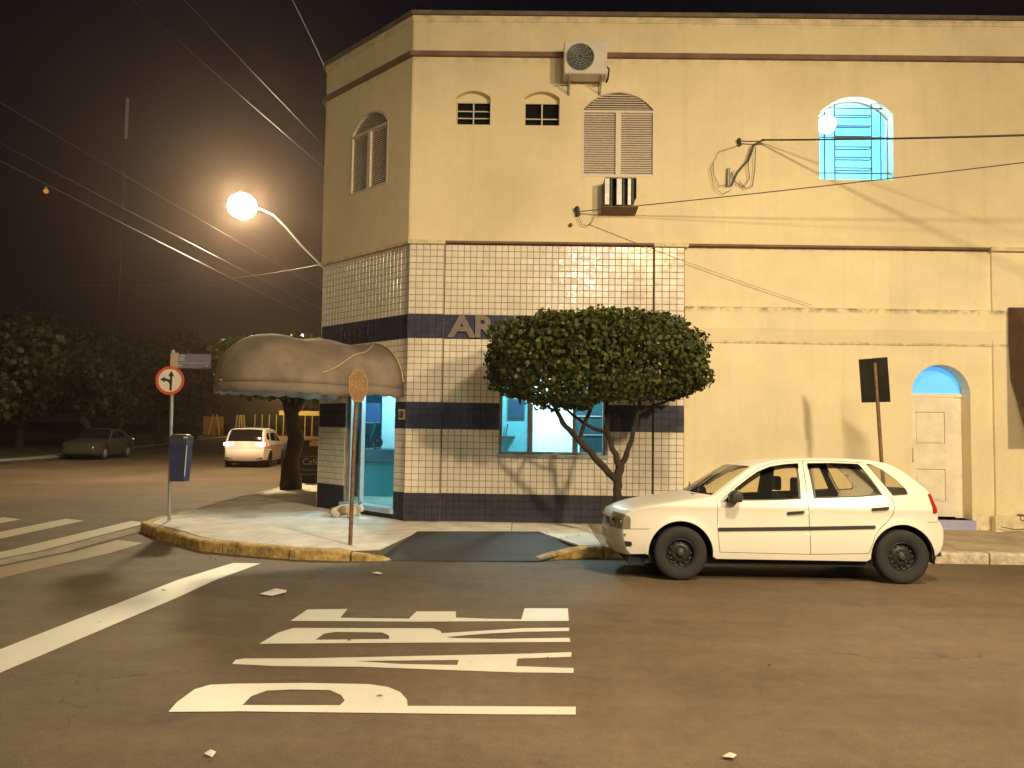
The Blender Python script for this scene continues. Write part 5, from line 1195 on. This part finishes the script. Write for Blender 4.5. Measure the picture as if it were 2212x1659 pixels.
for s in (-1, 1):
    k0, k1 = (-1, -.54) if s < 0 else (.54, 1)
    for nm, mm, off, (i0, i1) in (('reflector', 'lampsilver', -.004, (4, 7)), ('headlight', 'hglass', -.014, (4, 7))):
        o = patch(i0, i1, k0, k1, nm, M[mm]); o.location.x = off
    side([(.188, .557), (.197, .66), (.222, .710), (.262, .700), (.272, .66), (.268, .560)], [], 'headlight', M['hglass'], s, .006); side([(.19, .56), (.20, .66), (.222, .705), (.258, .696), (.266, .66), (.262, .564)], [], 'reflector', M['lampsilver'], s, .0015)
    for yy, rr in ((.70, .028), (.52, .045)):
        q = MB(); q.lathe([(.001, .03), (rr, .012), (rr*1.15, 0)], lambda x, y, h: (X(.165 if yy > .6 else .10)-h, s*yy*1.0+x, .635+y), 14); q.build('lamp_bulb', M['chrome'], car)
    side([(3.665, 1.005), (3.70, 1.005), (3.722, .93), (3.745, .85), (3.748, .80), (3.715, .785), (3.695, .80), (3.690, .88)], [], 'tail_light', M['redlens'], s, .010)
    side([(.20, .42), (.275, .415), (.285, .385), (.27, .36), (.215, .36)], [], 'fog_recess', M['plastic'], s, .003)
    side([(.19, .553), (.48, .562), (.48, .568), (.19, .559)], [], 'bumper_seam', M['joint'], s, .0015)
    side([(3.62, .688), (3.755, .686), (3.755, .692), (3.62, .694)], [], 'bumper_seam', M['joint'], s, .0015)
    side([(1.238, .925), (1.30, .885), (2.26, .922), (3.20, .975), (3.20, .981), (2.26, .929), (1.30, .892)], [], 'belt_moulding', M['plastic'], s, .003) if False else None
cbox((X(3.66), -.70, .30), (X(3.80), -.40, .355), 'rear_valance', 'plastic', .01)
cbox((X(.055), -.36, .585), (X(.15), .36, .665), 'grille', 'plastic'); cbox((X(.045), -.22, .40), (X(.07), .22, .52), 'licence_plate', 'num')
cbox((X(3.79), -.20, .72), (X(3.82), .20, .84), 'licence_plate', 'num')
q = MB(); q.box((X(3.60), -.62, .60), (X(3.87), -.30, .66)) if False else None
MB().tube([(X(3.55), -.55, .25), (X(3.80), -.55, .27)], .022, 10).build('exhaust', M['dsteel'], car)
for y in (-.45, .1): MB().tube([(X(1.09), y, .965), (X(1.12), y+.05, .99), (X(1.21), y+.42, 1.06)], .008, 6).build('wiper', M['plastic'], car)
cbox((X(1.02), -.5, .935), (X(1.12), .5, .958), 'cowl', 'plastic', .008)

# far cars share the builder with other profiles
sedan_top = [(.12, .25), (.03, .32), (.0, .42), (.0, .55), (.03, .64), (.10, .72), (.5, .80), (1.0, .86), (1.30, .90), (1.55, 1.07), (1.80, 1.24), (2.0, 1.34), (2.3, 1.39), (2.8, 1.39), (3.1, 1.35), (3.35, 1.20), (3.6, 1.04), (3.75, .97), (4.1, .96), (4.32, .92), (4.38, .78), (4.40, .60), (4.40, .42), (4.30, .30)]
sd = dict(name='parked_sedan', label='dark sedan with pale hubcaps parked across the avenue under the trees', full=False, loc=(-20.0, 37.5, -.09), rz=rad(95), hw=.84, L=4.4, belt=.96, roof=1.42, tumble=.22, wr=.30, ar=.35, wheels=(.85, 3.45), paint='cargrey', sill=.22, cowl=1.30, top=sedan_top,
 apert=[(1.30, .90), (1.30, .30), (3.00, .30), (3.12, .6), (3.25, .80), (3.30, 1.0), (3.12, 1.25), (2.95, 1.34), (2.05, 1.34), (1.80, 1.20)],
 doors=[[(1.31, .90), (1.31, .31), (2.195, .31), (2.195, 1.335), (2.05, 1.33), (1.81, 1.19)], [(2.205, .31), (2.99, .31), (3.11, .61), (3.24, .81), (3.29, 1.0), (3.11, 1.24), (2.94, 1.33), (2.205, 1.335)]],
 wins=[[(1.42, .95), (1.85, 1.2), (2.05, 1.29), (2.15, 1.29), (2.15, .96)], [(2.25, .97), (2.25, 1.29), (2.92, 1.29), (3.08, 1.2), (3.18, 1.02), (3.1, .98)]], quarters=[],
 bulge=lambda u, z: ((.08, .04) if u < .1 else (.03, .02) if u < 1.25 else (.06, .02) if u < 1.9 else (.03, .02) if u < 3.2 else (.05, .03)),
 patches=[('front_bumper', 0, 3, 1, M['cargrey']), ('hood', 3, 8, 1, M['cargrey']), ('windshield', 8, 11, .93, M['dglass']), ('roof', 11, 14, 1, M['cargrey']), ('rear_window', 14, 17, .93, M['dglass']), ('trunk_lid', 17, 20, 1, M['cargrey']), ('rear_bumper', 20, 23, 1, M['cargrey'])])
sdo, X2, half2, G2, side2 = make_car(sd)[:5]
def fbox(root, Xf, a, b, name, m): q = MB(); q.box((Xf(a[0]), a[1], a[2]), (Xf(b[0]), b[1], b[2])); q.bevel(name, M[m] if isinstance(m, str) else m, root, .01)
for s in (-1, 1):
    fbox(sdo, X2, (-.07, min(s*.45, s*.75), .56), (.03, max(s*.45, s*.75), .68), 'headlight', 'hglass')
    for wu in (.85, 3.45): q = MB(); q.lathe([(.19, 0), (.17, .02), (.001, .035)], lambda x, y, h: (X2(wu)+x, s*(.84+h), .30+y), 18); q.build('hubcap', M['galv'], sdo)
fbox(sdo, X2, (-.09, -.20, .38), (-.08, .20, .50), 'licence_plate', 'signw'); fbox(sdo, X2, (-.08, -.42, .56), (.0, .42, .66), 'grille', 'plastic')
suv_top = [(.10, .28), (.0, .40), (.0, .62), (.06, .76), (.4, .86), (.9, .95), (1.10, 1.0), (1.4, 1.2), (1.7, 1.40), (1.95, 1.49), (2.5, 1.53), (3.2, 1.52), (3.65, 1.47), (3.80, 1.36), (3.95, 1.16), (4.0, 1.02), (4.04, .85), (4.06, .70), (4.10, .62), (4.10, .45), (4.02, .32)]
sv = dict(name='moving_hatchback', label='white hatchback driving away along the avenue with its tail lights lit', full=False, loc=(-11.15, 33.4, -.09), rz=rad(-84), hw=.86, L=4.1, belt=1.0, roof=1.52, tumble=.17, wr=.32, ar=.37, wheels=(.80, 3.35), paint='carw2', sill=.25, cowl=1.1, top=suv_top,
 apert=[(1.20, .95), (1.20, .33), (2.9, .33), (3.05, .7), (3.2, .85), (3.25, 1.05), (3.15, 1.3), (2.95, 1.44), (1.95, 1.44), (1.6, 1.28)],
 doors=[[(1.21, .95), (1.21, .34), (2.095, .34), (2.095, 1.435), (1.95, 1.43), (1.61, 1.27)], [(2.105, .34), (2.89, .34), (3.04, .71), (3.19, .86), (3.24, 1.05), (3.14, 1.29), (2.94, 1.43), (2.105, 1.435)]],
 wins=[[(1.35, 1.03), (1.7, 1.28), (1.95, 1.40), (2.05, 1.40), (2.05, 1.04)], [(2.15, 1.04), (2.15, 1.40), (2.92, 1.40), (3.08, 1.28), (3.16, 1.08)]], quarters=[[(3.32, 1.12), (3.28, 1.32), (3.18, 1.40), (3.5, 1.38), (3.7, 1.28), (3.75, 1.12)]],
 bulge=lambda u, z: ((.08, .04) if u < .1 else (.03, .02) if u < 1.05 else (.06, .02) if u < 1.75 else (.03, .03) if u < 3.7 else (.06, .05)),
 patches=[('front_bumper', 0, 2, 1, M['carw2']), ('hood', 2, 6, 1, M['carw2']), ('windshield', 6, 9, .93, M['dglass']), ('roof', 9, 12, 1, M['carw2']), ('rear_window', 12, 15, .88, M['dglass']), ('tailgate', 15, 17, 1, M['carw2']), ('rear_bumper', 17, 20, 1, M['carw2'])])
svo, X3, half3, G3, side3 = make_car(sv)[:5]
tl_m = emis('tail_glow', (1, .42, .30), 14); br_m = emis('tail_red', (1, .05, .02), 4)
for s in (-1, 1):
    side3([(3.72, 1.0), (4.03, .99), (4.05, .86), (3.78, .86)], [], 'tail_light', br_m, s, .012)
    q = MB(); q.box((X3(4.06), min(s*.42, s*.80), .88), (X3(4.13), max(s*.42, s*.80), .99)); q.bevel('tail_light', tl_m, svo, .01)
q = MB(); q.box((X3(4.12), -.24, .70), (X3(4.135), .24, .82)); q.build('licence_plate', emis('plate_lit', (1, .93, .85), 1.6), svo)  # plate glows by itself in place of light from a plate lamp
q = MB(); q.box((X3(4.11), -.7, .36), (X3(4.15), .7, .42)); q.bevel('lower_trim', M['plastic'], svo, .01)
plight('lamp_light', (X3(4.45), 0, .95), 5, (1, .35, .2), .1, svo)

# dead leaves and grit gathered along the kerbs and under the tree
random.seed(5); q = MB()
def fleck(x, y, z, l):
    a = random.uniform(0, 6.28); dx, dy = cos(a)*l, sin(a)*l; h = random.uniform(.002, .012)
    q.add([(x-dx, y-dy, z+.002), (x+dy*.5, y-dx*.5, z+h), (x+dx, y+dy, z+.003), (x-dy*.5, y+dx*.5, z+h*.6)], [(0, 1, 2, 3)])
for k in range(420):
    t = random.random()
    if t < .45: x = random.uniform(-1.5, 14); y = 10.82-abs(random.gauss(0, .16)); z = zroad(y)+.002
    elif t < .65: x = random.uniform(-5, -1.6); y = 10.05+.23*max(0, -2.2-x)-abs(random.gauss(0, .15)); z = zroad(y)+.002
    elif t < .85: x = random.gauss(1.3, 1.2); y = random.uniform(11.1, 12.9); z = zwalk(x, y)+.006
    else: x = random.uniform(-9, 8); y = random.uniform(2.5, 10); z = zroad(y)+.006
    fleck(x, y, z, random.uniform(.008, .028))
q.build('leaf_litter', mat('dead_leaf', (.16, .10, .05), .9, var=.5, scale=30), None, kind='stuff')
